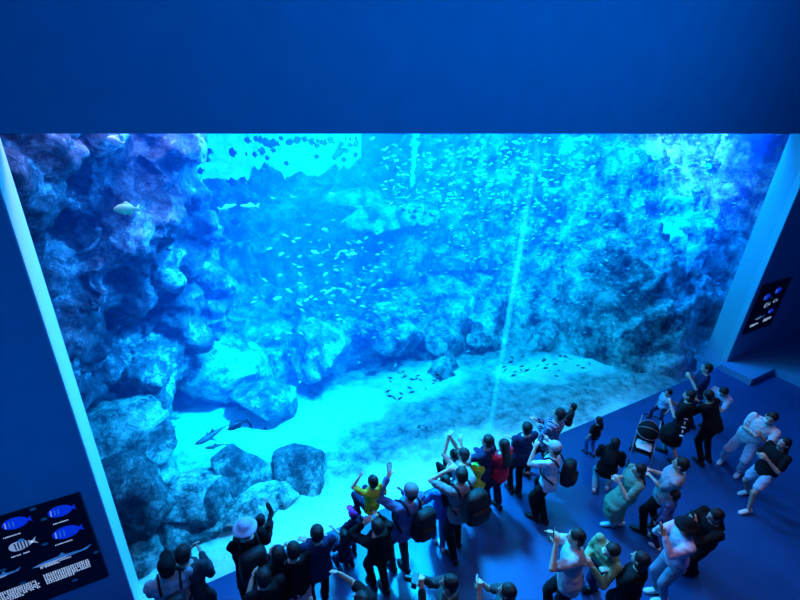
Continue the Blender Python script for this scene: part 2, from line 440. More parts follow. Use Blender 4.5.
# ------------------------------------------------------------------ left cliff
def cliff():
    rng = random.Random(3)
    mb = MB()
    edge = [(135, 180), (170, 184), (190, 180), (225, 208), (250, 220), (285, 243), (310, 228), (345, 196), (385, 172), (430, 150), (470, 120)]
    def eu(v):
        for (a, ua), (b, ub) in zip(edge, edge[1:]):
            if a <= v <= b: return ua + (ub - ua) * (v - a) / (b - a)
        return edge[0][1] if v < 135 else edge[-1][1]
    v = 95
    while v < 450:
        ue = eu(v)
        u = -60
        while u < ue:
            fr = max(0, u) / 240.0
            y = 1.75 + 1.9 * fr + rng.uniform(-0.25, 0.3) + 0.5 * math.sin(u * 0.035 + v * 0.028) * (1 - 0.4 * fr)
            r = rng.uniform(0.42, 0.62)
            # keep within the outline
            ppm = F_PX / (y + 4.62 + 1.2)
            uu = min(u, ue - r * ppm * 0.62)
            c = aty(uu, v, y)
            if c.y - r < YG + 0.25: c.y = YG + 0.25 + r
            chunk(mb, c, (r * 1.15, r * 1.0, r * 0.75), rng, 2)
            u += 30
        v += 26
    # solid mass behind
    for v in range(100, 430, 40):
        for u in range(-40, int(eu(v)) - 62, 45):
            c = aty(u, v, 3.6 + 1.0 * max(0, u) / 240); chunk(mb, c, (0.9, 0.9, 0.9), rng, 2)
    me = remesh(mb, 0.04, 1)
    displace(me, lambda p: rockn(p, 0.24, 0.8, 0.16, 2.2, 0.05))
    return me
tag(link('rock_cliff', cliff(), M_CLIFF, smooth=True), 'towering overhanging dark rock cliff filling the left end of the tank', 'rock')

def boulder(u, v, y, size, label, m, seed, z=None, rot=(0, 0, 0), rough=0.07, group=None, name='boulder'):
    rng = random.Random(seed); size = tuple(q * 1.22 for q in size)
    mb = MB(); chunk(mb, (0, 0, 0), size, rng, 5, Euler(rot).to_matrix(), rough)
    c = aty(u, v, y)
    if z is not None: c = atz(u, v, z)
    o = link(name, mb, m, loc=c); tag(o, label, 'rock', group); return o
BL = [
 (170, 530, 1.1, (0.34, 0.3, 0.26), 'small blue boulder wedged between the upright rock and the pane', M_BOULD, 32, (0.3, 0.3, 0.5)),
 (215, 500, 1.3, (0.4, 0.3, 0.28), 'mid blue boulder filling the gap below the big smooth one', M_BOULD, 33, (0.1, 0.1, 0.5)),
 (120, 490, 1.4, (0.4, 0.35, 0.4), 'dark boulder against the left lining of the window', M_BOULD, 34, (0.1, 0.1, 0.5)),
 (280, 497, 1.1, (0.4, 0.26, 0.2), 'low pale boulder below the dark wedge shaped one', M_PALEB, 35, (0.1, 0.1, 0.5)),
 (150, 478, 1.7, (0.36, 0.32, 0.26), 'rough boulder behind the pale pointed one', M_PALEB, 36, (0.1, -0.3, 0.5)),
 (190, 497, 1.3, (0.50, 0.36, 0.30), 'pale pointed boulder with a bright slanting face near the left of the pane', M_PALEB, 11, (0.3, 0.3, 0.5)),
 (240, 476, 1.6, (0.50, 0.42, 0.36), 'big smooth dark blue boulder right of the pale pointed one', M_BOULD, 12, (0, 0.2, 0.2)),
 (300, 474, 1.45, (0.5, 0.45, 0.4), 'dark wedge shaped boulder at the right end of the boulder pile', M_BOULD, 13, (0.2, 0.4, 1)),
 (255, 508, 0.98, (0.55, 0.32, 0.24), 'low mottled boulder in front of the two big dark ones', M_PALEB, 14, (0, 0, 0.2)),
 (150, 505, 1.2, (0.34, 0.34, 0.5), 'upright rough boulder left of the pale pointed one', M_BOULD, 15, (0, 0.1, 0.2)),
 (130, 460, 1.9, (0.62, 0.4, 0.26), 'flat slab boulder with a pale upper edge under the cliff foot', M_BOULD, 16, (0.2, -0.45, 0.1)),
 (118, 425, 2.3, (0.6, 0.45, 0.34), 'lumpy mottled boulder wedged against the foot of the cliff', M_PALEB, 17, (0.4, -0.3, 0.4)),
 (205, 540, 0.98, (0.6, 0.32, 0.3), 'low blue boulder closest to the pane near the capped visitor', M_BOULD, 18, (0, 0.1, 0.1)),
 (150, 555, 0.92, (0.45, 0.3, 0.3), 'pale blue boulder in the bottom left corner of the tank', M_PALEB, 19, (0, 0, 0.6)),
 (345, 478, 1.3, (0.3, 0.28, 0.2), 'small rounded boulder beside the dark wedge boulder on the sand', M_BOULD, 20, (0, 0, 0.6)),
 (402, 470, 1.05, (0.2, 0.18, 0.14), 'little dark stone on the sand by the raised phone', M_BOULD, 21, (0, 0, 0.6)),
 (225, 362, 4.7, (1.0, 0.8, 0.7), 'large pale mottled boulder at the cliff corner above the sand', M_PALEB, 22, (0.2, 0.5, 0.2)),
 (268, 400, 3.3, (0.62, 0.5, 0.32), 'dark flat topped boulder jutting over the bright sand', M_BOULD, 23, (0.1, 0.3, 0.1)),
 (318, 352, 3.9, (0.62, 0.6, 0.5), 'rounded mid blue boulder behind the flat topped one', M_REEF, 24, (0.1, 0.3, 0.1)),
 (392, 330, 4.1, (0.8, 0.6, 0.45), 'broad boulder at the foot of the dark hollow', M_REEF, 25, (0.5, 0.3, 0.1)),
 (455, 380, 3.0, (0.5, 0.45, 0.3), 'dark boulder between the two bright sand patches', M_BOULD, 26, (0.5, 0.3, 0.1)),
 (652, 305, 3.0, (0.75, 0.4, 0.35), 'long pale streaked rock leaning up on the right slope', M_PALEB, 27, (0.0, -0.9, 0.2)),
 (395, 214, 7.5, (1.55, 0.8, 0.32), 'broad pale rock shelf jutting out high in the middle', M_PALEB, 28, (0.1, 0.05, 0.1)),
 (360, 200, 8.0, (0.9, 0.7, 0.35), 'pale rock step at the left end of the high shelf', M_PALEB, 29, (0.1, 0.15, 0.1)),
]
for u, v, y, size, lab, m, seed, rot in BL: boulder(u, v, y, size, lab, m, seed, rot=rot)

# overhanging rock at the upper right
def outcrop():
    rng = random.Random(5); mb = MB()
    for u, v, y, r in [(650, 120, 5.0, 0.9), (690, 125, 4.6, 0.9), (735, 120, 4.0, 0.9), (660, 165, 5.2, 0.75), (700, 165, 4.5, 0.7), (640, 140, 5.6, 0.7), (765, 120, 3.4, 0.8),
                       (800, 130, 3.0, 0.9), (740, 160, 4.0, 0.5), (670, 195, 5.3, 0.45), (715, 225, 4.4, 0.42), (780, 160, 3.4, 0.6), (700, 90, 5.2, 1.2), (760, 80, 4.4, 1.2)]:
        chunk(mb, aty(u, v, y), (r * 1.1, r, r * 0.8), rng, 3)
    me = remesh(mb, 0.06, 2); displace(me, lambda p: rockn(p, 0.2, 0.9, 0.12, 2.6, 0.03)); return me
tag(link('rock_outcrop', outcrop(), M_CLIFF), 'greyish violet rock outcrop hanging from the tank rim at the upper right', 'rock')

# repeated angular rocks along the reef slope
protos = []
for k in range(5):
    mb = MB(); chunk(mb, (0, 0, 0), (1, 0.85, 0.7), random.Random(60 + k), 4, Matrix.Identity(3), 0.07); protos.append(mb.mesh('reef_boulder')); shade(protos[-1])
    protos[-1].materials.append((M_REEF, M_PALEB, M_BOULD)[k % 3])
rng = random.Random(9)
for k in range(34):
    x = rng.uniform(1.5, 15.5); s = rng.uniform(0.0, 8.0) ** 1.0
    y = foot(x) + s
    right = max(0, min(1, (x - 8.6) / 2.5)); t = s / 9
    z = 3.3 * t ** 0.75 * (1 - right) + 6.4 * min(1, t * 1.25) ** 0.7 * right
    y = foot(x) + s * (1 - 0.38 * right)
    if abs(x - 4.6) < 1.5 and abs(s - 3.6) < 1.7: continue
    r = rng.uniform(0.22, 0.6)
    if y - r * 1.5 < 0.7 or x < 2: continue
    o = bpy.data.objects.new('reef_boulder', protos[k % 5]); COL.objects.link(o)
    o.location = (x, y, z - 0.05); o.scale = (r * rng.uniform(0.9, 1.5), r, r * rng.uniform(0.7, 1)); o.rotation_euler = (rng.uniform(-.5, .5), rng.uniform(-.5, .5), rng.uniform(0, 6))
    tag(o, 'angular rock lodged in the sloping reef behind the sand', 'rock', 'angular rocks lodged in the reef slope')

# ------------------------------------------------------------------ fish
def fish_mesh(L=1.0, deep=0.34, thick=0.13, seg=8, tail=0.2, fins=True):
    mb = MB()
    prof = [(-0.5, 0.02), (-0.42, 0.45), (-0.25, 0.85), (-0.05, 1.0), (0.15, 0.8), (0.3, 0.42), (0.38, 0.2), (0.42, 0.22)]
    mb.loft([((0, -x * L, 0), (thick * L * r * 0.5, 0, 0), (0, 0, deep * L * r * 0.5)) for x, r in prof], seg)
    t = 0.012 * L
    def fin(pts):
        n = len(pts); vs = [(t / 2, -y * L, z * L) for y, z in pts] + [(-t / 2, -y * L, z * L) for y, z in pts]
        mb.add(vs, [tuple(range(n)), tuple(range(2 * n - 1, n - 1, -1))] + [(i, (i + 1) % n, n + (i + 1) % n, n + i) for i in range(n)])
    fin([(0.37, 0.03), (0.56, tail), (0.5, 0.0), (0.56, -tail), (0.37, -0.03)])
    if fins:
        fin([(-0.15, deep * 0.45), (0.05, deep * 0.5 + 0.1), (0.28, deep * 0.22 + 0.05), (0.3, deep * 0.15)])
        fin([(0.02, -deep * 0.45), (0.12, -deep * 0.5 - 0.07), (0.28, -deep * 0.2)])
    return mb
M_FPALE = mat('silver_fish_skin', (0.75, 0.85, 0.85), 0.35, 0.6, 0.15, 6)
M_FDARK = mat('dark_fish_skin', (0.02, 0.03, 0.05), 0.5, 0.3, 0.2, 6)
M_FYEL = mat('yellow_fish_skin', (0.75, 0.8, 0.35), 0.4, 0.5, 0.15, 6)
M_FPINK = mat('pink_fish_skin', (0.95, 0.6, 0.65), 0.4, 0.5, 0.15, 6)
def fm(m, **k):
    me = fish_mesh(**k).mesh('small_fish'); me.materials.append(m); shade(me); return me
ME_SMALL = fm(M_FPALE, deep=0.42, thick=0.18); ME_BAT = fm(M_FDARK, deep=0.72, thick=0.16, tail=0.26); ME_SL = fm(M_FDARK, deep=0.34, thick=0.16)
def put_fish(name, me, u, v, y, L, yaw, pitch, label, group=None, cat='fish'):
    o = bpy.data.objects.new(name, me); COL.objects.link(o)
    o.location = aty(u, v, y); o.scale = (L, L, L); o.rotation_euler = (pitch, 0, yaw)
    tag(o, label, cat, group); return o
rng = random.Random(21)
def scatter_fish(n, region, yr, Lr, me, yaw, label, group, name='small_fish', pitch=0.25):
    for _ in range(n):
        while True:
            u, v = region(rng)
            y = rng.uniform(*yr)
            if aty(u, v, y).z > 0.35 and v > 138: break
        put_fish(name, me, u, v, y, rng.uniform(*Lr), yaw + rng.gauss(0, 0.6) + (math.pi if rng.random() < .3 else 0), rng.gauss(0.1, pitch), label, group)
def gauss_region(u, v, su, sv):
    return lambda r: (r.gauss(u, su), r.gauss(v, sv))
def rect_region(u0, u1, v0, v1):
    return lambda r: (r.uniform(u0, u1), r.uniform(v0, v1))
scatter_fish(85, gauss_region(355, 290, 42, 32), (2.8, 4.3), (0.10, 0.16), ME_SMALL, 1.3, 'small pale fish of the loose school before the dark hollow in the middle', 'pale school before the hollow')
scatter_fish(115, gauss_region(650, 260, 50, 55), (1.2, 2.4), (0.09, 0.14), ME_SMALL, -2.3, 'small pale fish of the school streaming along the right side of the tank', 'pale school on the right side')
scatter_fish(95, rect_region(440, 680, 142, 215), (2.0, 5.5), (0.10, 0.15), ME_SMALL, -1.9, 'small pale fish high in the water just under the top edge of the window', 'pale school under the window top')
scatter_fish(60, lambda r: (r.uniform(200, 362), 138 + abs(r.gauss(0, 15))), (4.5, 9.0), (0.11, 0.24), ME_BAT, 1.5, 'deep bodied dark fish silhouetted against the bright glow panel at the back', 'dark fish before the bright opening', 'dark_fish')
scatter_fish(12, rect_region(222, 330, 175, 225), (4.0, 6.0), (0.18, 0.24), ME_BAT, 1.4, 'deep bodied dark fish hanging below the bright glow panel beside the cliff', 'dark fish below the bright opening', 'dark_fish')
scatter_fish(16, rect_region(400, 440, 208, 232), (4.5, 5.5), (0.12, 0.17), ME_BAT, 1.4, 'dark fish crossing in front of the pale rock shelf', 'dark fish before the rock shelf', 'dark_fish')
scatter_fish(26, rect_region(500, 606, 356, 385), (1.2, 1.9), (0.09, 0.15), ME_SL, -2.0, 'small dark fish over the right hand patch of bright sand', 'dark fish over the right sand patch', 'dark_fish')
scatter_fish(22, rect_region(385, 440, 368, 400), (1.6, 2.4), (0.09, 0.14), ME_SL, -2.0, 'small dark fish over the left hand patch of bright sand', 'dark fish over the left sand patch', 'dark_fish')
scatter_fish(18, rect_region(415, 470, 425, 470), (0.9, 1.1), (0.05, 0.08), ME_SL, -2.0, 'tiny dark fish over the sand close to the pane', 'dark fish close to the pane', 'dark_fish')
# the rest of the swarm, past counting
sw = MB(); base = fish_mesh(1.0, 0.42, 0.18, 6, fins=False)
bv = [Vector(p) for p in base.v]
def swarm(n, region, yr, Lr, yaw):
    k = 0
    while k < n:
        u, v = region(rng); y = rng.uniform(*yr)
        if v < 138 or u < 225 or u > 740: continue
        c = aty(u, v, y)
        if c.z < 0.4 or c.x > 20: continue
        L = rng.uniform(*Lr); R = Euler((rng.gauss(0.1, 0.3), 0, yaw + rng.gauss(0, 0.6))).to_matrix()
        sw.add([c + R @ (p * L) for p in bv], base.f); k += 1
swarm(420, rect_region(380, 720, 138, 215), (2.5, 6.5), (0.08, 0.14), -1.9)
swarm(800, gauss_region(620, 260, 75, 70), (1.4, 4.0), (0.07, 0.12), -2.3)
swarm(150, gauss_region(370, 290, 60, 45), (3.0, 5.0), (0.08, 0.13), 1.3)
swarm(250, gauss_region(500, 250, 80, 60), (3.0, 6.0), (0.08, 0.12), -2.0)
tag(link('fish_swarm', sw, mat('swarm_fish_skin', (0.5, 0.6, 0.62), 0.4, 0.5, 0.15, 6)), 'countless tiny pale fish swarming through the middle and right of the tank', 'fish swarm', kind='stuff')
# singled out fish
def big_fish(name, m, u, v, y, L, yaw, pitch, label, **k):
    me = fm(m, **k); put_fish(name, me, u, v, y, L, yaw, pitch, label)
big_fish('white_fish', M_FPALE, 115, 141, 1.2, 0.17, 1.2, 0.3, 'round white fish in front of the cliff just under the window top', deep=0.6, thick=0.3)
big_fish('yellow_fish', M_FYEL, 126, 209, 1.4, 0.26, 1.5, 0.0, 'pale yellow fish swimming in front of the dark cliff face', deep=0.5, thick=0.2)
big_fish('silver_fish', M_FPALE, 228, 207, 4.0, 0.34, -1.4, 0.2, 'slender silver fish left of the pair beside the cliff edge', deep=0.2, thick=0.15)
big_fish('silver_fish', M_FPALE, 249, 206, 4.0, 0.34, 1.6, 0.1, 'slender silver fish right of the pair beside the cliff edge', deep=0.2, thick=0.15)
big_fish('pink_fish', M_FPINK, 582, 139.5, 2.2, 0.42, 1.2, 0.0, 'long pinkish white fish under the top edge of the window right of the seam', deep=0.22, thick=0.18)
big_fish('white_fish', M_FPALE, 583, 224, 2.4, 0.27, -1.9, 0.2, 'broad white fish in mid water right of the panel seam', deep=0.6, thick=0.35)
big_fish('white_fish', M_FPALE, 542, 180, 3.0, 0.16, -1.9, 0.2, 'single bright white fish beside the upper part of the panel seam', deep=0.6, thick=0.35)
big_fish('white_fish', M_FPALE, 708, 166, 2.0, 0.2, -1.9, 0.2, 'bright white fish at the foot of the bubble streak at the upper right', deep=0.6, thick=0.35)
big_fish('dark_fish', M_FDARK, 237, 425, 1.6, 0.34, 1.9, 0.0, 'stout dark fish over the bright sand behind the shark', deep=0.42, thick=0.25)
big_fish('dark_fish', M_FDARK, 250, 424, 1.6, 0.24, 0.3, 0.9, 'slim dark fish tilted nose down beside the stout dark one', deep=0.3, thick=0.18)
big_fish('dark_fish', M_FDARK, 265, 428, 1.6, 0.12, 0.3, 0.2, 'tiny dark fish right of the slim tilted one over the sand', deep=0.3, thick=0.18)
# shark: body with fins as parts
def shark(u, v, y, L, yaw, label):
    r = empty('reef_shark', aty(u, v, y), yaw); tag(r, label, 'shark')
    m = mat('shark_skin', (0.05, 0.09, 0.12), 0.5, 0.3, 0.2, 5)
    b = MB(); prof = [(-0.5, .01), (-.45, .05), (-.35, .085), (-.15, .1), (.1, .075), (.3, .035), (.42, .018), (.46, .012)]
    b.loft([((0.05 * math.sin(x * 5) * L, -x * L, 0), (q * L, 0, 0), (0, 0, q * .8 * L)) for x, q in prof], 12); link('body', b, m, r)
    def fin(name, pts):
        q = MB(); n = len(pts); P = [Vector(p) * L for p in pts]; a = (P[1] - P[0]).cross(P[2] - P[0]).normalized() * 0.006 * L
        q.add([p + a for p in P] + [p - a for p in P], [tuple(range(n)), tuple(range(2 * n - 1, n - 1, -1))] + [(i, (i + 1) % n, n + (i + 1) % n, n + i) for i in range(n)])
        link(name, q, m, r, smooth=False)
    fin('dorsal_fin', [(0, .12, .06), (0, -.02, .2), (0, -.04, .06)])
    fin('pectoral_fin', [(.07, .2, -.02), (.28, .02, -.04), (.07, .06, -.02)]); fin('pectoral_fin', [(-.07, .2, -.02), (-.28, .02, -.04), (-.07, .06, -.02)])
    fin('tail_fin', [(0, -.43, 0), (0, -.56, .16), (0, -.5, 0), (0, -.53, -.07)])
shark(213, 434, 1.7, 0.62, 1.9, 'small dark shark gliding over the bright sand beside the boulder pile')
shark(216, 446, 1.5, 0.34, 1.3, 'smaller dark shark just below the other one near the boulders')
# bubble streams
def bubbles(pts, n, r0, spread, label):
    mb = MB()
    for _ in range(n):
        t = rng.random(); p = Vector(pts[0]).lerp(Vector(pts[1]), t)
        p += Vector((rng.gauss(0, spread), rng.gauss(0, spread), 0)) * (0.3 + t)
        vs, fs = ICO[2]; r = r0 * rng.uniform(0.5, 1.4)
        mb.add([p + d * r for d in vs], fs)
    tag(link('bubble_stream', mb, M_BUB), label, 'bubbles', kind='stuff')
M_BUB = mat('white_bubbles', (0.95, 1.0, 1.0), 0.2, 0.8, 0.02, 5)
a = aty(412, 186, 6.3); b = aty(411, 128, 6.3); bubbles((a, (a.x, a.y, b.z + .3)), 320, 0.028, 0.05, 'thin white bubble stream falling onto the high rock shelf')
a = aty(703, 196, 3.3); b = aty(722, 128, 3.3); bubbles((a, (a.x + .1, a.y, b.z + .3)), 320, 0.022, 0.04, 'thin white bubble stream beside the violet rock outcrop')
# ------------------------------------------------------------------ people
M_SKIN = mat('skin', (0.62, 0.42, 0.33), 0.5, 0.35, 0.06, 12)
M_SKIN2 = mat('skin_tan', (0.45, 0.29, 0.22), 0.5, 0.35, 0.06, 12)
M_EYE = mat('eye', (0.03, 0.02, 0.02), 0.3, 0.5, 0.02, 5)
M_LIP = mat('lips', (0.45, 0.16, 0.15), 0.5, 0.3, 0.02, 5)
M_HAIR = mat('black_hair', (0.012, 0.010, 0.012), 0.5, 0.4, 0.3, 60, 0.4, 120)
M_MASK = mat('white_mask', (0.75, 0.8, 0.82), 0.8, 0.1, 0.03, 30)
def cloth(name, col, **k): return mat(name, col, 0.85, 0.15, k.pop('n', 0.15), k.pop('s', 9), 0.5, 14, **k)
C = {
 'black': cloth('black_cloth', (0.010, 0.011, 0.014)), 'char': cloth('charcoal_cloth', (0.03, 0.033, 0.04)), 'navy': cloth('navy_cloth', (0.015, 0.025, 0.08)),
 'denim': cloth('blue_denim', (0.08, 0.16, 0.38)), 'pale': cloth('pale_blue_cloth', (0.45, 0.6, 0.75)), 'white': cloth('white_cloth', (0.75, 0.8, 0.82)),
 'grey': cloth('grey_cloth', (0.18, 0.22, 0.25)), 'ltgrey': cloth('light_grey_cloth', (0.36, 0.42, 0.47)), 'lime': cloth('lime_cloth', (0.62, 0.72, 0.06)), 'olive': cloth('yellow_green_cloth', (0.62, 0.55, 0.05)),
 'red': cloth('red_cloth', (0.8, 0.02, 0.06)), 'magenta': cloth('magenta_cloth', (1.0, 0.06, 0.5)), 'green': cloth('sage_green_cloth', (0.16, 0.30, 0.22)), 'dgreen': cloth('dull_green_cloth', (0.20, 0.36, 0.20)),
 'denim2': cloth('faded_denim', (0.22, 0.33, 0.45)), 'blue': cloth('bright_blue_cloth', (0.04, 0.18, 0.6)), 'pink': cloth('pinkish_white_cloth', (0.75, 0.6, 0.75)), 'teal': cloth('dark_teal_cloth', (0.03, 0.07, 0.08)), 'brown': cloth('brown_cloth', (0.08, 0.05, 0.04)),
}
def plaid():
    m, nt, b = new_mat('plaid_cloth'); b.inputs['Roughness'].default_value = .85
    tc = nt.nodes.new('ShaderNodeTexCoord'); prev = None
    for ax in ('X', 'Z'):
        w = nt.nodes.new('ShaderNodeTexWave'); w.bands_direction = ax; w.inputs['Scale'].default_value = 5.5
        nt.links.new(tc.outputs['Object'], w.inputs['Vector'])
        g = nt.nodes.new('ShaderNodeMath'); g.operation = 'GREATER_THAN'; g.inputs[1].default_value = 0.78
        nt.links.new(w.outputs['Fac'], g.inputs[0])
        if prev:
            a = nt.nodes.new('ShaderNodeMath'); a.operation = 'MAXIMUM'; nt.links.new(prev.outputs[0], a.inputs[0]); nt.links.new(g.outputs[0], a.inputs[1]); prev = a
        else: prev = g
    mx = nt.nodes.new('ShaderNodeMix'); mx.data_type = 'RGBA'; mx.inputs['A'].default_value = (.02, .03, .09, 1); mx.inputs['B'].default_value = (.3, .35, .5, 1)
    nt.links.new(prev.outputs[0], mx.inputs['Factor']); nt.links.new(mx.outputs['Result'], b.inputs['Base Color'])
    return m
C['plaid'] = plaid()
M_SHOEW = mat('white_shoe', (0.8, 0.85, 0.88), 0.5, 0.3, 0.05, 30); M_SHOEB = mat('black_shoe', (0.015, 0.015, 0.02), 0.5, 0.3, 0.1, 30)
M_PACK = mat('black_nylon', (0.010, 0.011, 0.015), 0.6, 0.3, 0.2, 20, 0.3, 40)
M_PHONE = mat('phone_shell', (0.02, 0.02, 0.025), 0.25, 0.5, 0.05, 5); M_SCREEN = mat('phone_screen', (0.1, 0.2, 0.3), 0.2, 0.5, 0.3, 40, emit=(0.05, 0.45, 0.9), es=0.7)
M_REDPH = mat('red_phone_case', (0.9, 0.12, 0.08), 0.4, 0.4, 0.05, 5)
M_PRINT = mat('white_print', (0.85, 0.9, 0.95), 0.7, 0.2, 0.05, 30)

def ik(a, t, l1, l2, pole):
    a = Vector(a); t = Vector(t); d = t - a; D = d.length
    mx = (l1 + l2) * 0.995
    if D > mx: d = d * (mx / D); D = mx; t = a + d
    if D < abs(l1 - l2) + .02: D = abs(l1 - l2) + .02
    n = d.normalized(); x = (l1 * l1 - l2 * l2 + D * D) / (2 * D); h = math.sqrt(max(0, l1 * l1 - x * x))
    p = Vector(pole); p = p - n * p.dot(n)
    if p.length < 1e-4: p = n.orthogonal()
    return a + n * x + p.normalized() * h, t

POSE = {  # hand targets (right, left) from the middle of the shoulders; head pitch
 'down': ((.25, .04, -.52), (-.25, .04, -.52)), 'phone': ((.05, .30, .06), (-.07, .30, .05)), 'low': ((.07, .24, -.13), (-.07, .25, -.11)),
 'upR': ((.12, .34, .38), (-.16, .22, -.22)), 'upL': ((.16, .22, -.22), (-.14, .34, .38)), 'crossed': ((-.08, .24, -.22), (.08, .22, -.26)),
 'phoneR': ((.08, .40, .10), (-.25, .05, -.50)), 'phoneL': ((.25, .05, -.50), (-.08, .40, .10)), 'bothup': ((.14, .30, .52), (-.14, .30, .52)), 'head': ((.17, .10, .26), (-.17, .10, .26)),
 'hold': ((-.05, .30, -.10), (.06, .28, -.30)), 'reachL': ((.24, .05, -.5), (-.38, .30, -.25)), 'reachR': ((.38, .30, -.25), (-.24, .05, -.5)), 'rest': ((.14, .2, -.36), (-.14, .2, -.36)),
}
REG = {}
def person(key, label, hd, h, rz, pose='down', top='black', sleeve='short', bottom='pants', bcol='black', shoe='black', hair='short', hat=None, hatcol='black', feet=None, crouch=0.0, skin=M_SKIN,
           root=None, sit=False, stride=0.1, look=0.0, nod=0.0, mask=False, group=None, wide=1.0, lean=None):
    s_h = 1 + max(0, 1.55 - h) * 0.55
    s = h / (1.70 + 0.245 * (s_h - 1))
    A = math.radians(rz); Rz = Matrix.Rotation(A, 3, 'Z'); Rzi = Rz.transposed()
    zhead = (h - 0.12 * s * s_h) - crouch * s
    zbase = 0.0
    if root is not None:
        zbase = root; 
    headw = atz(hd[0], hd[1], zbase + zhead - (0.50 * s if sit else 0))
    off = Vector((0, 0, 0)); fl = None
    if feet:
        fw = [atz(u, v, 0.05) for u, v in feet]
        mid = sum(fw, Vector((0, 0, 0))) / len(fw)
        off = Rzi @ (headw - mid); off.z = 0
        if len(fw) == 2:
            fl = [Rzi @ (p - mid) for p in fw]
            if fl[0].x < fl[1].x: fl = [fl[1], fl[0]]
        base = mid
        if off.length > 0.62:
            ex = off * (1 - 0.62 / off.length); base = mid + Rz @ ex; off = off - ex
    else:
        base = headw - Rz @ (Vector(lean + (0,)) * s if lean else Vector((0, 0.03, 0)))
        if lean: off = Vector(lean + (0,)) * s
    base.z = zbase
    t = empty('person', base, A); tag(t, label, 'person', group)
    S = s
    P = Vector((off.x * .3, off.y * .3 - .02 * S, 0))
    if fl is None: fl = [Vector((.10 * S, stride * S, 0)), Vector((-.10 * S, -stride * S, 0))]
    for q in fl: q.z = 0
    if sit:
        P.z = 0.40 * S; P.y = 0
        fl = [Vector((.10 * S, .34 * S, -.02)), Vector((-.10 * S, .34 * S, -.02))]
        P.z = 0.43 * S
    else:
        zm = 9
        for q, sx in ((fl[0], 1), (fl[1], -1)):
            dx = q.x - (P.x + sx * .09 * S); dy = q.y - P.y
            if math.hypot(dx, dy) > .7 * S:
                k = .7 * S / math.hypot(dx, dy); q.x = P.x + sx * .09 * S + dx * k; q.y = P.y + dy * k; dx *= k; dy *= k
            zm = min(zm, math.sqrt(max(.01, (.835 * S) ** 2 - dx * dx - dy * dy)) + .08 * S)
        P.z = min(.93 * S, zm) - crouch * S
    up = Vector(((off.x - P.x) * .75, (off.y - P.y) * .75, 0)); 
    Ls = .47 * S
    if up.length > .85 * Ls: up = up * (.85 * Ls / up.length)
    up.z = math.sqrt(Ls * Ls - up.length_squared); U = up.normalized()
    X = Vector((1, 0, 0)); X = (X - U * X.dot(U)).normalized(); Y = U.cross(X)
    def T(x, y, z): return P + X * (x * S) + Y * (y * S) + U * (z * S)
    neck = T(0, -.01, .50)
    hup = (U + Vector((0, 0, .8))).normalized()
    hc = neck + hup * (.115 * S * s_h) + Y * (.02 * S)
    Hm = (Matrix.Rotation(math.radians(look), 3, 'Z') @ Matrix((X, Y, U)).transposed() @ Matrix.Rotation(math.radians(nod), 3, 'X'))
    hx, hy, hz = [Hm @ Vector(v) for v in ((1, 0, 0), (0, 1, 0), (0, 0, 1))]
    hs = S * s_h
    def H(x, y, z): return hc + (hx * x + hy * y + hz * z) * hs
    hips = [P + Vector((sx * .09 * S, 0, -.03 * S)) for sx in (1, -1)]
    legs = []
    for q, hp, sx in zip(fl, hips, (1, -1)):
        ank = q + Vector((0, -.02 * S, .08 * S))
        pole = (0.15 * sx, 1, 0.25 if sit or crouch > .2 else 0)
        k, a2 = ik(hp, ank, .43 * S, .42 * S, pole); legs.append((hp, k, a2))
    sh = [T(sx * .175 * wide, -.005, .44) for sx in (1, -1)]
    M0 = T(0, 0, .44)
    tg = POSE[pose] if isinstance(pose, str) else pose
    arms = []
    for g, a, sx in zip(tg, sh, (1, -1)):
        # low hands follow gravity, raised hands follow the trunk
        w = M0 + (Vector(g) * S)
        e, wr = ik(a, w, .29 * S, .26 * S, (0.55 * sx, -.35, -1.0)); arms.append((a, e, wr))
    # ------------- body
    b = MB()
    def trunk(mb, g, lo=-.10, hi=.50):
        prof = [(-.10, .12, .09, 0), (-.02, .165, .115, 0), (.06, .155, .11, .0), (.16, .132, .098, .005), (.28, .155, .112, .01), (.38, .168, .11, .0), (.45, .15, .085, -.005), (.485, .085, .06, -.01), (.51, .055, .055, -.01)]
        rings = []
        for z, a, d, y in prof:
            if z < lo or z > hi: continue
            rings.append((T(0, y, z), X * ((a * wide + g) * S), Y * ((d * wide + g) * S)))
        mb.loft(rings, 16)
    trunk(b, 0)
    b.capsule(T(0, -.01, .46), .055 * S, H(0, -.01, -.03), .05 * S)
    # head: skull, jaw, nose, ears
    b.ell(H(0, -.012, .035), hx * .074 * hs, hy * .092 * hs, hz * .088 * hs)
    b.ell(H(0, .018, -.025), hx * .058 * hs, hy * .068 * hs, hz * .085 * hs)
    b.capsule(H(0, .082, .022), .009 * hs, H(0, .098, -.012), .014 * hs, 8)
    for sx in (1, -1):
        b.ell(H(sx * .076, -.008, .0), hx * .012 * hs, hy * .02 * hs, hz * .032 * hs, 8, 6)
    for (a, e, w), sx in zip(arms, (1, -1)):
        b.capsule(a, .052 * S, e, .038 * S); b.capsule(e, .039 * S, w, .026 * S)
        d = (w - e).normalized()
        n = Vector((-sx, 0, 0)) if abs(d.z) > .5 else Vector((0, 0, -1))
        side = d.cross(n).normalized(); n = side.cross(d).normalized()   # n: palm normal
        th = side if side.dot(Vector((0, 1, 0.3))) > 0 else -side
        pc = w + d * .05 * S
        b.ell(pc, th * .04 * S, n * .016 * S, d * .055 * S, 10, 7)
        for k, (o_, l) in enumerate(((.031, .068), (.011, .078), (-.010, .072), (-.030, .056))):
            r = .0085 * S
            p0 = w + d * .075 * S + th * o_ * S; p1 = p0 + (d * .75 + n * .25 + th * o_ * 2).normalized() * l * .55 * S; p2 = p1 + (d * .5 + n * .6).normalized() * l * .5 * S
            b.capsule(p0, r, p1, r, 6); b.capsule(p1, r, p2, r * .85, 6)
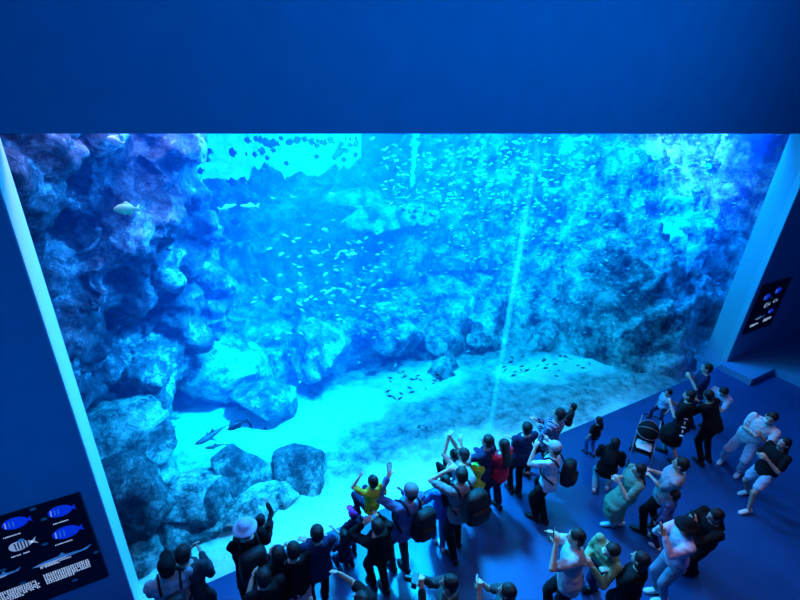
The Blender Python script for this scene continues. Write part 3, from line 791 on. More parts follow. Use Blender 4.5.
        p0 = w + d * .03 * S + th * .03 * S; p1 = p0 + (th * .8 + d * .6 + n * .2).normalized() * .035 * S; p2 = p1 + (d * .8 + th * .25 + n * .3).normalized() * .03 * S
        b.capsule(p0, .012 * S, p1, .0105 * S, 6); b.capsule(p1, .0105 * S, p2, .009 * S, 6)
    for (hp, k, a2), q in zip(legs, fl):
        b.capsule(hp, .078 * S, k, .052 * S); b.capsule(k, .052 * S, a2, .034 * S)
        b.capsule(a2 - Vector((0, .03 * S, .035 * S)), .03 * S, a2 + Vector((0, .12 * S, -.045 * S)), .025 * S, 8)
    me = remesh(b, .0095 * max(S, .75), 1)
    # eyes and mouth as coloured faces of the continuous body
    eyes = [H(sx * .03, .078, .025) for sx in (1, -1)]; mouth = H(0, .082, -.05)
    mi = []
    for p in me.polygons:
        c = p.center
        if (c - eyes[0]).length < .013 * hs or (c - eyes[1]).length < .013 * hs: mi.append(1)
        elif abs((c - mouth).dot(hz)) < .008 * hs and abs((c - mouth).dot(hx)) < .024 * hs and (c - mouth).dot(hy) > -.02 * hs and (c - mouth).length < .04 * hs: mi.append(2)
        else: mi.append(0)
    o = link('body', me, [skin, M_EYE, M_LIP], t); o.data.polygons.foreach_set('material_index', mi)
    vx = .014 * max(S, .7)
    # ------------- upper garment
    q = MB()
    trunk(q, .020, -.11, .49)
    if top != 'none':
        q.loft([(T(0, 0, -.12), X * .175 * S * wide, Y * .13 * S * wide), (T(0, 0, 0), X * .188 * S * wide, Y * .138 * S * wide), (T(0, 0, .15), X * .165 * S * wide, Y * .125 * S * wide)], 16)
    for a, e, w in arms:
        if sleeve == 'none': q.capsule(a - U * .01 * S, .05 * S, a, .05 * S); continue
        e1 = e if sleeve != 'short' else a.lerp(e, .72)
        q.capsule(a, .068 * S, e1, .058 * S if sleeve != 'short' else .062 * S)
        if sleeve == 'long': q.capsule(e, .056 * S, e.lerp(w, .93), .042 * S)
    if bottom == 'dress':
        kz = .42
        kn = (legs[0][1] + legs[1][1]) / 2; kw = abs(legs[0][1].x - legs[1][1].x) / 2; kd = abs(legs[0][1].y - legs[1][1].y) / 2
        lo_ = kn * .75 + (legs[0][2] + legs[1][2]) * .125
        q.loft([(Vector((lo_.x, lo_.y, (.30 if key == 'p34' else .42) * S)), Vector((.13 * S + kw, 0, 0)), Vector((0, .13 * S + kd, 0))), (Vector((kn.x, kn.y, .58 * S)), Vector((.13 * S + kw, 0, 0)), Vector((0, .13 * S + kd, 0))), (T(0, 0, 0), X * .18 * S, Y * .135 * S), (T(0, 0, .12), X * .15 * S, Y * .115 * S)], 18)
    mt = C[top] if isinstance(top, str) else top
    me = remesh(q, vx, 2)
    displace(me, lambda p: .013 * noise.noise(Vector((p.x * 9, p.y * 9, p.z * 15)) + Vector((h * 50, rz, 0))) + .006 * noise.noise(p * 24))
    upper = link('dress' if bottom == 'dress' else ('jacket' if sleeve == 'long' else 'shirt'), me, mt, t)
    # ------------- lower garment
    q = MB(); mb_ = C[bcol]
    if bottom != 'dress':
        q.loft([(P + Vector((0, 0, -.14 * S)), Vector((.15 * S, 0, 0)), Vector((0, .105 * S, 0))), (P + Vector((0, 0, -.03 * S)), Vector((.178 * S, 0, 0)), Vector((0, .128 * S, 0))), (T(0, 0, .08), X * .16 * S, Y * .118 * S)], 16)
        if bottom == 'skirt':
            q.loft([(Vector((P.x, P.y, .40 * S)), Vector((.20 * S, 0, 0)), Vector((0, .17 * S, 0))), (P + Vector((0, 0, -.03 * S)), Vector((.178 * S, 0, 0)), Vector((0, .128 * S, 0)))], 18)
        else:
            for hp, k, a2 in legs:
                if bottom == 'shorts': q.capsule(hp, .098 * S, hp.lerp(k, .72), .088 * S)
                else:
                    f = .98 if bottom == 'pants' else .8
                    q.capsule(hp, .095 * S, k, .070 * S if bottom != 'loose' else .085 * S); q.capsule(k, .070 * S, k.lerp(a2, f), .052 * S if bottom != 'loose' else .075 * S)
        me = remesh(q, vx, 2)
        displace(me, lambda p: .010 * noise.noise(Vector((p.x * 10, p.y * 10, p.z * 16)) + Vector((0, rz, h * 30))))
        link({'pants': 'trousers', 'loose': 'trousers', 'crop': 'trousers'}.get(bottom, bottom), me, mb_, t)
    # ------------- shoes
    for (hp, k, a2), f in zip(legs, fl):
        q = MB(); z0 = a2.z - .08 * S
        c = Vector((a2.x, a2.y, z0))
        rings = [(-.075, .030, .045, .045), (-.06, .036, .05, .05), (.02, .038, .05, .05), (.09, .044, .035, .035), (.15, .042, .028, .028), (.185, .022, .018, .020)]
        q.loft([(c + Vector((0, y * S, zz * S)), Vector((w_ * S, 0, 0)), Vector((0, 0, hh * S))) for y, w_, hh, zz in rings], 12, power=.8)
        link('shoe', q, M_SHOEW if shoe == 'white' else M_SHOEB, t)
    # ------------- hair and hats
    q = MB()
    if hair != 'none':
        q.ell(H(0, -.026, .048), hx * .086 * hs, hy * .098 * hs, hz * .092 * hs)
        q.ell(H(0, -.05, -.005), hx * .080 * hs, hy * .062 * hs, hz * .085 * hs)
        if hair == 'long':
            q.loft([(H(0, -.05, .03), hx * .085 * hs, hy * .06 * hs), (H(0, -.075, -.09), hx * .088 * hs, hy * .045 * hs), (T(0, -.135, .36), X * .10 * S, Y * .035 * S), (T(0, -.145, .24), X * .075 * S, Y * .022 * S)], 14)
        if hair == 'bob':
            q.ell(H(0, -.035, -.04), hx * .098 * hs, hy * .075 * hs, hz * .085 * hs)
        if hair == 'bun':
            q.ell(H(0, -.11, .09), hx * .04 * hs, hy * .04 * hs, hz * .04 * hs)
        if hair == 'tail':
            q.capsule(H(0, -.11, .05), .03 * hs, H(0, -.14, -.12), .018 * hs)
        me = remesh(q, .012 * max(S, .75), 1); displace(me, lambda p: .004 * noise.noise(p * 40))
        link('hair', me, M_HAIR, t)
    if hat:
        q = MB()
        if hat == 'cap':
            q.ell(H(0, -.018, .062), hx * .094 * hs, hy * .106 * hs, hz * .090 * hs); q.ell(H(0, .11, .065), hx * .07 * hs, hy * .075 * hs, hz * .010 * hs)
        elif hat == 'bucket':
            q.ell(H(0, -.015, .07), hx * .094 * hs, hy * .106 * hs, hz * .085 * hs); q.loft([(H(0, -.012, .03), hx * .15 * hs, hy * .16 * hs), (H(0, -.012, .045), hx * .145 * hs, hy * .155 * hs), (H(0, -.012, .09), hx * .09 * hs, hy * .1 * hs)], 20)
        elif hat == 'hood':
            q.ell(H(0, -.03, .035), hx * .105 * hs, hy * .112 * hs, hz * .115 * hs); q.ell(T(0, -.06, .48), X * .12 * S, Y * .08 * S, U * .06 * S)
        else:
            q.ell(H(0, -.018, .06), hx * .096 * hs, hy * .108 * hs, hz * .095 * hs)
        link({'bucket': 'bucket_hat', 'beanie': 'knitted_hat', 'hood': 'hood'}.get(hat, 'cap'), remesh(q, .012 * max(S, .75), 1), C[hatcol], t)
    if mask:
        q = MB(); q.ell(H(0, .052, -.045), hx * .058 * hs, hy * .05 * hs, hz * .048 * hs, 12, 8); link('face_mask', q, M_MASK, t)
    MW = Matrix.Translation(base) @ Rz.to_4x4()
    REG[key] = dict(MW=MW, T=T, H=H, S=S, arms=arms, sh=sh, X=X, Y=Y, U=U, P=P, t=t, upper=upper, hs=hs)
    return t

def backpack(key, label, m=None, size=1.0, strapcol=None, shift=0.0):
    r = REG[key]; S = r['S'] * size; T = r['T']; m = m or M_PACK
    t = empty('backpack'); t.matrix_world = r['MW']; tag(t, label, 'backpack')
    X, Y, U = r['X'], r['Y'], r['U']
    c = T(shift, -.235, .24)
    q = MB(); q.loft([(c - U * .22 * S, X * .13 * S, Y * .075 * S), (c - U * .20 * S, X * .15 * S, Y * .095 * S), (c, X * .155 * S, Y * .105 * S), (c + U * .17 * S, X * .145 * S, Y * .09 * S), (c + U * .22 * S, X * .09 * S, Y * .05 * S)], 20, power=.6)
    link('bag_body', q, m, t)
    q = MB(); c2 = c - Y * .10 * S - U * .07 * S
    q.loft([(c2 - U * .10 * S, X * .10 * S, Y * .02 * S), (c2 - U * .08 * S, X * .12 * S, Y * .045 * S), (c2 + U * .06 * S, X * .12 * S, Y * .045 * S), (c2 + U * .09 * S, X * .10 * S, Y * .02 * S)], 16, power=.6); link('pocket', q, m, t)
    for sx in (1, -1):
        q = MB(); q.tube([T(sx * .10, -.15, .40), T(sx * .105, -.09, .485), T(sx * .11, .02, .50), T(sx * .12, .125, .42), T(sx * .14, .14, .30), T(sx * .175, .06, .18), T(sx * .15, -.13, .10)], .016 * S, 8); link('strap', q, m, t)
def phone(key, hand, label, shell=None, cat='phone', big=1.0, yaw=0):
    r = REG[key]; S = r['S']; a, e, w = r['arms'][hand]
    d = (w - e).normalized(); c = w + d * .10 * S + Vector((0, .035 * S, .03))
    t = empty('phone'); t.matrix_world = r['MW'] @ Matrix.Translation(c) @ Matrix.Rotation(math.radians(yaw), 4, 'Z') @ Matrix.Rotation(math.radians(-12), 4, 'X'); tag(t, label, cat)
    q = MB(); q.loft([((0, -.005, 0), (.040 * big, 0, 0), (0, 0, .078 * big)), ((0, .005, 0), (.040 * big, 0, 0), (0, 0, .078 * big))], 24, power=.35); link('phone_case', q, shell or M_PHONE, t)
    q = MB(); q.box((0, -.0065, 0), .068 * big, .002, .142 * big); link('screen', q, M_SCREEN, t, smooth=False)
def camera_thing(key, hand, label):
    r = REG[key]; S = r['S']; a, e, w = r['arms'][hand]
    c = w + (w - e).normalized() * .09 * S + Vector((-.05 * S, .06 * S, .05 * S))
    t = empty('photo_camera'); t.matrix_world = r['MW'] @ Matrix.Translation(c); tag(t, label, 'camera')
    q = MB(); q.box((0, 0, 0), .135, .06, .09); link('camera_body', q, M_PHONE, t, smooth=False)
    q = MB(); q.capsule((0, .03, 0), .034, (0, .10, 0), .036, 16); link('lens', q, M_PHONE, t)
    q = MB(); q.box((0, -.032, 0), .08, .003, .055); link('screen', q, M_SCREEN, t, smooth=False)

# --- left group
person('p1', 'visitor in a black cap and light denim shirt, furthest left at the pane', (166, 562), 1.70, 0, 'low', 'ltgrey', 'short', bcol='navy', hat='cap', wide=1.12)
backpack('p1', 'slim black backpack on the capped visitor furthest left', size=.8)
person('p2', 'dark haired visitor in a dark teal jacket close to the right of the black cap', (184, 548), 1.72, -25, 'low', 'teal', 'long', bcol='char')
person('p3', 'visitor in a pale blue bucket hat and black top with a bulky backpack', (244, 524), 1.68, 5, 'hold', 'black', 'long', hat='bucket', hatcol='pale')
backpack('p3', 'bulky black backpack behind the pale bucket hat', size=1.1)
person('p4', 'small dark haired child carried with a raised fist beside the pale bucket hat', (261, 517), 0.95, -20, 'upR', 'char', 'long', root=0.80, sit=True)
person('p5', 'dark haired visitor in black at the left of the shoulder to shoulder pair', (277, 549), 1.62, 0, 'low', 'black', 'long', hair='bob')
person('p5b', 'visitor in black standing at the bottom edge behind the bulky backpack', (262, 572), 1.66, 8, 'low', 'black', 'short', hair='short')
person('p6', 'dark haired visitor in black with a light shirt hem at the right of the pair', (292, 545), 1.62, 5, 'low', 'black', 'short', bcol='ltgrey', bottom='skirt')
person('p7', 'visitor in a dark jacket with short black hair right of the pair', (316, 528), 1.66, -5, 'crossed', 'navy', 'long', bcol='black')
person('p8', 'visitor at the bottom edge with both bare arms stretched up and a dark tee', (359, 596), 1.66, 25, ((.02, .34, .30), (-.44, .24, .36)), 'black', 'short')
person('p9', 'child in a magenta cap and dark top standing by the pane', (352, 511), 1.08, 10, 'reachL', 'navy', 'short', bcol='navy', hat='cap', hatcol='magenta')
person('p10', 'child in a dark blue jacket crouching left of the magenta cap', (343, 532), 1.05, 0, 'low', 'navy', 'long', crouch=.3, bcol='navy', hair='bob')
person('p12', 'adult in a black jacket carrying the yellow green child on the shoulders', (377, 523), 1.66, 8, ((.11, .17, .10), (-.11, .17, .10)), 'black', 'long', bcol='black', feet=[(373, 584), (385, 588)])
person('p11', 'child in a yellow green top riding on shoulders with one arm raised', (371, 479), 1.12, 12, ((.12, .12, -.30), (-.14, .24, .24)), 'olive', 'short', root=1.16, sit=True, bcol='navy')
person('p13', 'tall man in a grey knitted hat and blue denim shirt raising a phone', (411, 489), 1.76, 8, ((.10, .26, -.10), (-.20, .22, .34)), 'denim', 'long', bcol='teal', hat='beanie', hatcol='grey', feet=[(392, 566), (405, 567)], wide=1.1)
backpack('p13', 'black backpack on the man in the blue denim shirt', size=1.0, shift=.10)
phone('p13', 1, 'phone held up against the pane by the man in the grey knitted hat')
# --- middle group
person('p14', 'little child with a round dark head peeping out at the left of the raised hands', (452, 452), 0.95, 10, 'down', 'teal', 'short', root=.75, sit=True, hair='bun')
person('p15', 'dark haired visitor in a sleeveless grey top with hands joined overhead', (462, 451), 1.62, 15, ((-.02, .28, .36), (-.06, .28, .36)), 'grey', 'none', bcol='navy')
person('p16', 'visitor in a navy tee at the pane right of the raised hands', (486, 438), 1.66, 25, ((.2, .2, -.3), (-.25, .34, .12)), 'navy', 'short', bcol='navy')
person('p17', 'child in a navy cap and lime green tee with a dark strap across the back', (480, 453), 1.40, 5, 'low', 'lime', 'short', bcol='char', hat='cap', hatcol='navy')
person('p18', 'tall visitor in a grey green shirt with arms bent up to the head', (461, 472), 1.76, 0, ((.13, .16, .16), (-.15, .16, .18)), 'grey', 'short', bcol='black', wide=1.1, lean=(-.05, .05))
backpack('p18', 'black backpack with white patches on the visitor in the grey green shirt', size=1.1, shift=.08)
person('p19', 'long haired girl in a blue shirt stretching one arm out to the left', (445, 479), 1.52, -10, 'reachL', 'blue', 'short', bcol='denim', shoe='white', hair='long', feet=[(434, 537), (442, 546)])
person('p20', 'long haired visitor in a red tee and long dark skirt', (504, 443), 1.58, 5, 'low', 'red', 'short', bottom='loose', bcol='navy', hair='long', feet=[(487, 507), (498, 505)])
person('p21', 'slim dark haired man in a navy jacket standing right of the red tee', (527, 426), 1.66, -12, 'crossed', 'navy', 'long', bcol='black', feet=[(510, 489), (518, 492)])
person('p22', 'man in a dark plaid shirt carrying a toddler at the pane', (560, 411), 1.72, 18, 'hold', 'plaid', 'long', bcol='black', feet=[(526, 474), (548, 468)], wide=1.15)
person('p22b', 'toddler held up against the shoulder of the plaid shirt man', (571, 406), 0.85, 30, 'low', 'char', 'short', root=.98, sit=True)
person('p23', 'visitor in a pale shirt leaning with both hands at a pale cap', (555, 446), 1.68, 20, ((.12, .2, .22), (-.14, .26, .12)), 'pale', 'short', bcol='black', hat='cap', hatcol='ltgrey', feet=[(534, 517), (543, 520)])
backpack('p23', 'black backpack on the visitor in the pale shirt and pale cap', size=.95, shift=.12)
person('p24', 'child in a dark denim jacket half hidden between the plaid shirt and the pale cap', (548, 453), 1.15, 30, 'reachL', 'denim', 'long', bcol='char')
person('p25', 'small child in a black top and blue jeans alone on the floor near the pane', (599, 419), 1.02, -8, 'down', 'black', 'short', bcol='denim', feet=[(586, 451), (593, 454)])
person('p26', 'long haired visitor in a black jacket crouching left of the stroller', (616, 440), 1.60, -60, 'low', 'black', 'long', bcol='ltgrey', shoe='white', hair='long', crouch=.38)
# --- right group
person('p27', 'child in a pale cyan shirt striding along the foot of the window', (669, 391), 1.0, 75, 'down', 'pale', 'short', bcol='navy', feet=[(650, 416), (663, 426)])
person('p28', 'dark haired visitor in a navy tee leaning at the right end of the window', (706, 366), 1.62, 35, 'low', 'navy', 'short', bcol='navy')
person('p29', 'masked visitor in a pale blue shirt looking down near the right end of the window', (728, 381), 1.58, 80, 'low', 'pale', 'short', bcol='denim', mask=True, hair='bob', feet=[(705, 421), (712, 418)])
person('p30', 'visitor in a loose black dress with white lettering and bare pale legs', (690, 393), 1.64, 20, 'low', 'black', 'short', bottom='dress', shoe='black', hair='bob', feet=[(663, 450), (676, 462)], wide=1.15)
person('p30b', 'visitor all in black beside the lettered black dress holding a pale leaflet', (709, 391), 1.70, -15, 'low', 'black', 'long', bcol='black', feet=[(700, 462), (707, 458)])
person('p31', 'masked man in a pale printed tee and pale loose trousers striding left', (774, 414), 1.72, 95, 'low', 'white', 'short', bottom='loose', bcol='pale', shoe='white', mask=True, feet=[(722, 460), (739, 473)], wide=1.1)
person('p32', 'long haired woman in a black top and light blue shorts with white shoes', (786, 440), 1.60, 70, 'low', 'black', 'short', bottom='shorts', bcol='pale', shoe='white', hair='long', feet=[(746, 492), (747, 511)])
person('p33', 'man in a steel blue shirt and black trousers right of the green dress', (682, 462), 1.72, 25, 'hold', 'ltgrey', 'short', bcol='black', shoe='black', feet=[(641, 530), (654, 527)], wide=1.15)
person('p33b', 'child in a denim jacket at the right hip of the steel blue shirt man', (672, 492), 1.2, 10, 'down', 'denim', 'long', bcol='char', shoe='white', hair='short')
person('p34', 'long haired woman in a sage green dress and white shoes', (640, 467), 1.58, 55, 'low', 'green', 'short', bottom='dress', hair='long', shoe='white', feet=[(610, 524), (619, 523)])
person('p35', 'man in a white tee and black trousers holding a phone before the face', (577, 533), 1.74, 40, ((-.02, .30, .16), (-.20, .24, .20)), 'ltgrey', 'short', bcol='black', feet=[(546, 618), (566, 628)], lean=None, wide=1.05)
phone('p35', 1, 'phone held in front of the face by the man in the white tee')
person('p36', 'masked visitor in a dull green shirt bending over with legs spread', (615, 543), 1.66, 75, 'low', 'dgreen', 'long', bcol='navy', mask=True, feet=[(577, 577), (592, 588)])
person('p37', 'black clad visitor close against the right of the dull green shirt', (639, 555), 1.66, 10, 'crossed', 'black', 'long', bcol='black', hair='bob')
person('p38', 'visitor in a black hat and pinkish white shirt filming with a red phone', (687, 524), 1.62, 60, 'phone', 'pink', 'long', bcol='denim2', shoe='white', hat='bucket', hatcol='black', hair='bob', feet=[(655, 590), (662, 600)])
phone('p38', 1, 'red phone held up by the visitor in the black hat', M_REDPH)
person('p39', 'long haired visitor in black holding a phone out behind the black hat', (717, 512), 1.62, 62, 'phone', 'black', 'long', bcol='black', hair='long', feet=[(684, 566), (692, 572)])
phone('p39', 1, 'pale lit phone held out by the long haired visitor in black')
person('p40', 'dark haired visitor at the bottom edge aiming a camera to the left', (447, 580), 1.66, 45, 'phone', 'teal', 'long', bcol='black')
camera_thing('p40', 1, 'black camera with a bright screen held out at the bottom edge')
person('p41', 'visitor at the bottom edge showing only dark tousled hair and a phone', (505, 588), 1.62, 35, 'phone', 'teal', 'short', bcol='black', hair='bob')
phone('p41', 1, 'phone held low by the visitor with tousled hair at the bottom edge')
# stroller
def stroller(loc, rz):
    t = empty('stroller', loc, rz); t.scale = (.82, .82, .82); tag(t, 'black folding stroller with round hood and pale blanket parked behind the pane', 'stroller')
    fr = mat('stroller_metal', (0.35, 0.4, 0.45), 0.35, 0.5, 0.05, 10, metal=0.6); bk = C['black']
    for sx in (-.22, .22):
        q = MB(); q.tube([(sx, .38, .10), (sx, .1, .42), (sx, -.22, .78), (sx * .9, -.42, 1.02)], .012); link('side_tube', q, fr, t)
        q = MB(); q.tube([(sx, -.30, .10), (sx, .02, .50)], .012); link('rear_strut', q, fr, t)
        for y in (.38, -.30):
            q = MB(); q.loft([((sx - .02, y, .1), (0, .1, 0), (0, 0, .1)), ((sx + .02, y, .1), (0, .1, 0), (0, 0, .1))], 20); w = link('wheel', q, M_SHOEB, t)
            q = MB(); q.loft([((sx - .024, y, .1), (0, .05, 0), (0, 0, .05)), ((sx + .024, y, .1), (0, .05, 0), (0, 0, .05))], 16); link('hub', q, fr, w)
    q = MB(); q.tube([(-.2, -.42, 1.02), (-.1, -.46, 1.04), (.1, -.46, 1.04), (.2, -.42, 1.02)], .016); link('handle', q, M_SHOEB, t)
    q = MB(); q.loft([((0, .26, .42), (.19, 0, 0), (0, .03, .02)), ((0, .1, .38), (.2, 0, 0), (0, .04, .04)), ((0, -.08, .40), (.2, 0, 0), (0, .04, .05)), ((0, -.25, .70), (.2, 0, 0), (0, .04, .03)), ((0, -.30, .86), (.18, 0, 0), (0, .03, .02))], 16, power=.7); link('seat', q, bk, t)
    mb = MB(); n = 9; vs = []; fs = []
    for i in range(n):
        a = math.radians(-25 + 120 * i / (n - 1))
        for k in range(9):
            b_ = math.pi * k / 8; r_ = .27
            for rr in (r_, r_ - .015):
                vs.append((.235 / .27 * rr * math.cos(b_), -.20 + rr * math.sin(b_) * math.sin(a) , .74 + rr * math.sin(b_) * math.cos(a)))
    def ix(i, k, w): return (i * 9 + k) * 2 + w
    for i in range(n - 1):
        for k in range(8):
            fs.append((ix(i, k, 0), ix(i, k + 1, 0), ix(i + 1, k + 1, 0), ix(i + 1, k, 0))); fs.append((ix(i, k, 1), ix(i + 1, k, 1), ix(i + 1, k + 1, 1), ix(i, k + 1, 1)))
    for k in range(8):
        for i in (0, n - 1): fs.append((ix(i, k, 0), ix(i, k, 1), ix(i, k + 1, 1), ix(i, k + 1, 0)))
    mb.add(vs, fs); hood = link('hood', mb, bk, t)
    for i in (0, 4, 8):
        a = math.radians(-25 + 120 * i / 8)
        q = MB(); q.tube([(.24 * math.cos(math.pi * k / 12), -.20 + .276 * math.sin(math.pi * k / 12) * math.sin(a), .74 + .276 * math.sin(math.pi * k / 12) * math.cos(a)) for k in range(13)], .008, 6); link('hood_rib', q, fr, hood)
    q = MB(); q.loft([((0, .20, .50), (.16, 0, 0), (0, .03, .03)), ((0, .05, .47), (.18, 0, 0), (0, .04, .035)), ((0, -.10, .52), (.17, 0, 0), (0, .04, .04))], 16); me = remesh(q, .015, 1); displace(me, lambda p: .012 * noise.noise(p * 14)); link('blanket', me, C['white'], t)
p_ = atz(647, 437, .6); stroller((p_.x, p_.y, 0), math.radians(120))
# leaflet, lettering, patches
def leaflet(key, hand, label):
    r = REG[key]; a, e, w = r['arms'][hand]; c = w + (w - e).normalized() * .12 * r['S'] + Vector((0, .03, .02))
    t = empty('leaflet'); t.matrix_world = r['MW'] @ Matrix.Translation(c); tag(t, label, 'leaflet')
    q = MB(); q.box((0, 0, 0), .15, .11, .004, Euler((.6, .1, .2)).to_matrix()); link('paper', q, C['white'], t, smooth=False)
leaflet('p30b', 0, 'pale folded leaflet held by the visitor all in black at the right')
def decals(key, pts, n, m, name):
    r = REG[key]; S = r['S']; n_ = (r['X'] * n[0] + r['Y'] * n[1]).normalized(); W_ = r['U'].cross(n_)
    for (x, y, z, ww, hh) in pts:
        q = MB(); c = r['T'](x, y, z); q.loft([(c - n_ * .02, W_ * ww * S, r['U'] * hh * S), (c + n_ * .008, W_ * ww * S, r['U'] * hh * S)], 8, power=.5); link(name, q, m, r['t'])
decals('p30', [(-.175 - .02 * k, -.055, .20 - .085 * k, (.035, .012, .04, .012, .035)[k], (.012, .032, .012, .032, .012)[k]) for k in range(5)], (-1, -.35), M_PRINT, 'white_lettering')
decals('p31', [(0, .15, .26, .07, .035)], (0, 1), C['blue'], 'printed_motif')
# ------------------------------------------------------------------ fish chart signs
M_PANEL = mat('chart_black', (0.006, 0.008, 0.02), 0.3, 0.4, 0.1, 5)
M_TXT = mat('chart_white_print', (0.9, 0.92, 0.95), 0.5, 0.2, 0.02, 5, emit=(0.5, 0.7, 1.0), es=0.35)
M_BLUEF = mat('chart_blue_print', (0.02, 0.06, 0.6), 0.5, 0.2, 0.5, 25, emit=(0.0, 0.05, 1.0), es=0.45)
M_CYANF = mat('chart_pale_blue_print', (0.15, 0.45, 0.8), 0.5, 0.2, 0.3, 18, emit=(0.05, 0.3, 0.8), es=0.3)
M_DOT = mat('chart_dim_blue_print', (0.03, 0.15, 0.3), 0.5, 0.2, 0.1, 18, emit=(0.0, 0.08, 0.22), es=0.3)
def sign(x0, x1, z0, z1, label, arts, name='fish_chart'):
    th = 0.04
    r = empty(name, ((x0 + x1) / 2, -0.001 - th, (z0 + z1) / 2)); tag(r, label, 'sign')
    q = MB(); q.box((0, th / 2, 0), x1 - x0, th, z1 - z0); link('panel', q, M_PANEL, r, smooth=False)
    for kind, pts in arts:
        q = MB()
        def flat(P, y=-0.003):
            n = len(P); q.add([(p[0], y, p[1]) for p in P] + [(p[0], 0.0, p[1]) for p in P], [tuple(range(n)), tuple(range(2 * n - 1, n - 1, -1))] + [(i, n + i, n + (i + 1) % n, (i + 1) % n) for i in range(n)])
        if kind == 'text':          # block of small characters
            bx, bz, bw, rows, ch = pts
            for k in range(rows):
                x = bx; endx = bx + bw * (1 if k < rows - 1 else 0.6)
                while x < endx:
                    w = ch * rng.uniform(0.6, 0.95)
                    z = bz - k * ch * 1.55
                    # strokes of one character
                    for sz in (0.0, 0.42, 0.84): flat([(x, z - ch * sz), (x + w, z - ch * sz), (x + w, z - ch * (sz + .2)), (x, z - ch * (sz + .2))])
                    flat([(x + w * .4, z), (x + w * .6, z), (x + w * .6, z - ch), (x + w * .4, z - ch)])
                    x += ch * 1.12
                    if rng.random() < 0.05: x += ch
            link('printed_text', q, M_TXT, r, smooth=False)
        else:
            cx, cz, L, Hh, m = pts
            N = 22; P = []
            if kind == 'round':
                P = [(cx + L * math.cos(2 * math.pi * k / N), cz + Hh * math.sin(2 * math.pi * k / N)) for k in range(N)]
                flat(P); o = link('fish_picture', q, m, r, smooth=False)
                q = MB(); flat([(cx + L * .8, cz), (cx + L * 1.3, cz + Hh * .5), (cx + L * 1.2, cz), (cx + L * 1.3, cz - Hh * .5)]); link('tail_picture', q, m, o, smooth=False)
                for k in range(3):
                    q = MB(); a = cx - L * (.75 - .3 * k); flat([(a, cz + Hh * .5), (a + L * .09, cz + Hh * .5), (a + L * .02, cz - Hh * .5), (a - L * .07, cz - Hh * .5)], -0.005)
                    link('stripe_picture', q, (M_TXT, M_CYANF, M_CYANF)[k], o, smooth=False)
            elif kind == 'striped':
                P = [(cx + L * math.cos(2 * math.pi * k / N), cz + Hh * math.sin(2 * math.pi * k / N) * (1 - .35 * math.cos(2 * math.pi * k / N))) for k in range(N)]
                flat(P); o = link('fish_picture', q, M_TXT, r, smooth=False)
                q = MB(); flat([(cx + L * .8, cz), (cx + L * 1.35, cz + Hh * .9), (cx + L * 1.15, cz), (cx + L * 1.35, cz - Hh * .7)]); link('tail_picture', q, M_TXT, o, smooth=False)
                for k in range(5):
                    q = MB(); a = cx - L * .5 + k * L * .26; hh = Hh * .8; flat([(a, cz + hh), (a + L * .12, cz + hh), (a + L * .08, cz - hh), (a - L * .02, cz - hh)], -0.005)
                    link('stripe_picture', q, M_PANEL, o, smooth=False)
                q = MB(); flat([(cx - L * .2, cz + Hh * .8), (cx + L * .5, cz + Hh * .7), (cx + L * .35, cz + Hh * 1.35), (cx, cz + Hh * 1.4)], -0.004); link('fin_picture', q, M_CYANF, o, smooth=False)
            elif kind == 'shark':
                flat([(cx - L, cz - Hh * .2), (cx - L * .6, cz + Hh * .4), (cx - L * .1, cz + Hh * .6), (cx + L * .05, cz + Hh * 1.4), (cx + L * .15, cz + Hh * .5), (cx + L * .7, cz + Hh * .25), (cx + L * 1.05, cz + Hh * .9), (cx + L * .85, cz - Hh * .1), (cx + L * .1, cz - Hh * .4), (cx - L * .5, cz - Hh * .6)])
                o = link('fish_picture', q, m, r, smooth=False)
                q = MB(); flat([(cx - L * .9, cz - Hh * .2), (cx + L * .2, cz - Hh * .05), (cx + L * .1, cz - Hh * .38), (cx - L * .5, cz - Hh * .55)], -0.005); link('belly_picture', q, M_TXT, o, smooth=False)
            else:
                P = [(cx + L * math.cos(2 * math.pi * k / 14), cz + Hh * math.sin(2 * math.pi * k / 14)) for k in range(14)]
                flat(P); link('dot_picture', q, M_DOT, r, smooth=False)
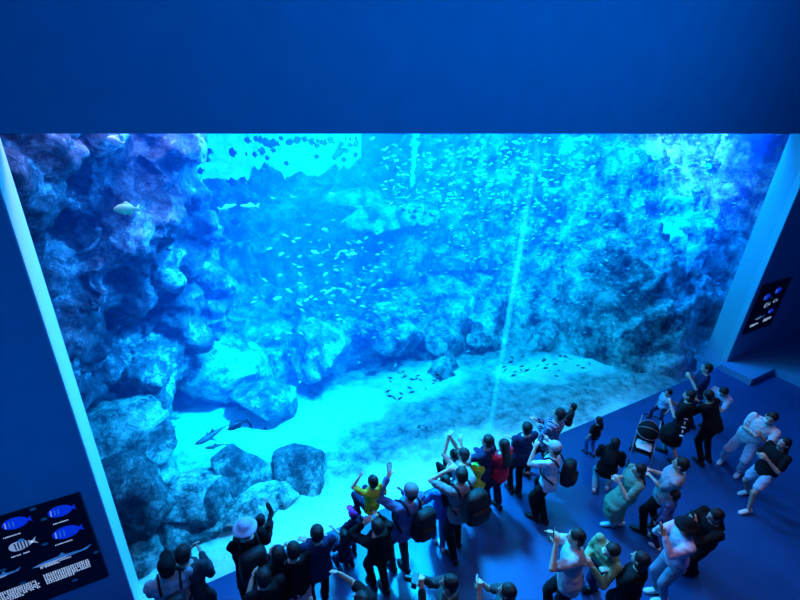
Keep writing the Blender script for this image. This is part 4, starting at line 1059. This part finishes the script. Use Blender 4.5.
def sp(u, v, ox, oz):
    p = aty(u, v, -0.04); return p.x - ox, p.z - oz
sx0, sx1, sz0, sz1 = -3.0, -1.16, 0.98, 2.34
ox, oz = (sx0 + sx1) / 2, (sz0 + sz1) / 2
def S(u, v): return sp(u, v, ox, oz)
arts = []
for (u, v), L, H, kind, m in [((60, 511), .105, .075, 'round', M_BLUEF), ((66, 532), .12, .085, 'round', M_BLUEF), ((15, 523), .105, .075, 'round', M_BLUEF), ((21, 545), .10, .06, 'striped', M_TXT),
                              ((62, 557), .27, .05, 'shark', M_CYANF), ((4, 575), .14, .04, 'shark', M_CYANF)]:
    a, b = S(u, v); arts.append((kind, (a, b, L, H, m)))
for u, v in [(44, 519), (45, 544), (75, 580), (23, 583), (3, 570), (33, 509), (96, 552)]:
    a, b = S(u, v); arts.append(('dot', (a, b, .028, .018, None)))
for (u, v), w, rows, ch in [((53, 524), .22, 1, .012), ((55, 545), .26, 1, .012), ((3, 538), .24, 1, .013), ((11, 557), .25, 1, .013), ((40, 567), .28, 2, .012), ((43, 575), .42, 6, .018), ((-6, 595), .36, 6, .018), ((-8, 590), .1, 1, .014)]:
    a, b = S(u, v); arts.append(('text', (a, b, w, rows, ch)))
sign(sx0, sx1, sz0, sz1, 'wide black fish chart on the wall left of the great window', arts)
sx0, sx1, sz0, sz1 = 13.12, 14.55, 0.97, 2.38
ox, oz = (sx0 + sx1) / 2, (sz0 + sz1) / 2
arts = [('round', (-.3, .32, .14, .09, M_BLUEF)), ('round', (.2, .42, .14, .09, M_BLUEF)), ('striped', (-.1, .05, .13, .07, M_TXT)), ('striped', (.3, .1, .1, .05, M_TXT)), ('shark', (-.2, -.3, .24, .05, M_CYANF)), ('round', (.3, -.2, .12, .07, M_BLUEF)),
        ('text', (-.55, -.45, .4, 3, .016)), ('text', (.1, -.4, .4, 4, .016)), ('dot', (0, .25, .04, .03, None))]
sign(sx0, sx1, sz0, sz1, 'black fish chart on the wall right of the great window', arts)
bpy.data.scenes.remove(TMP)
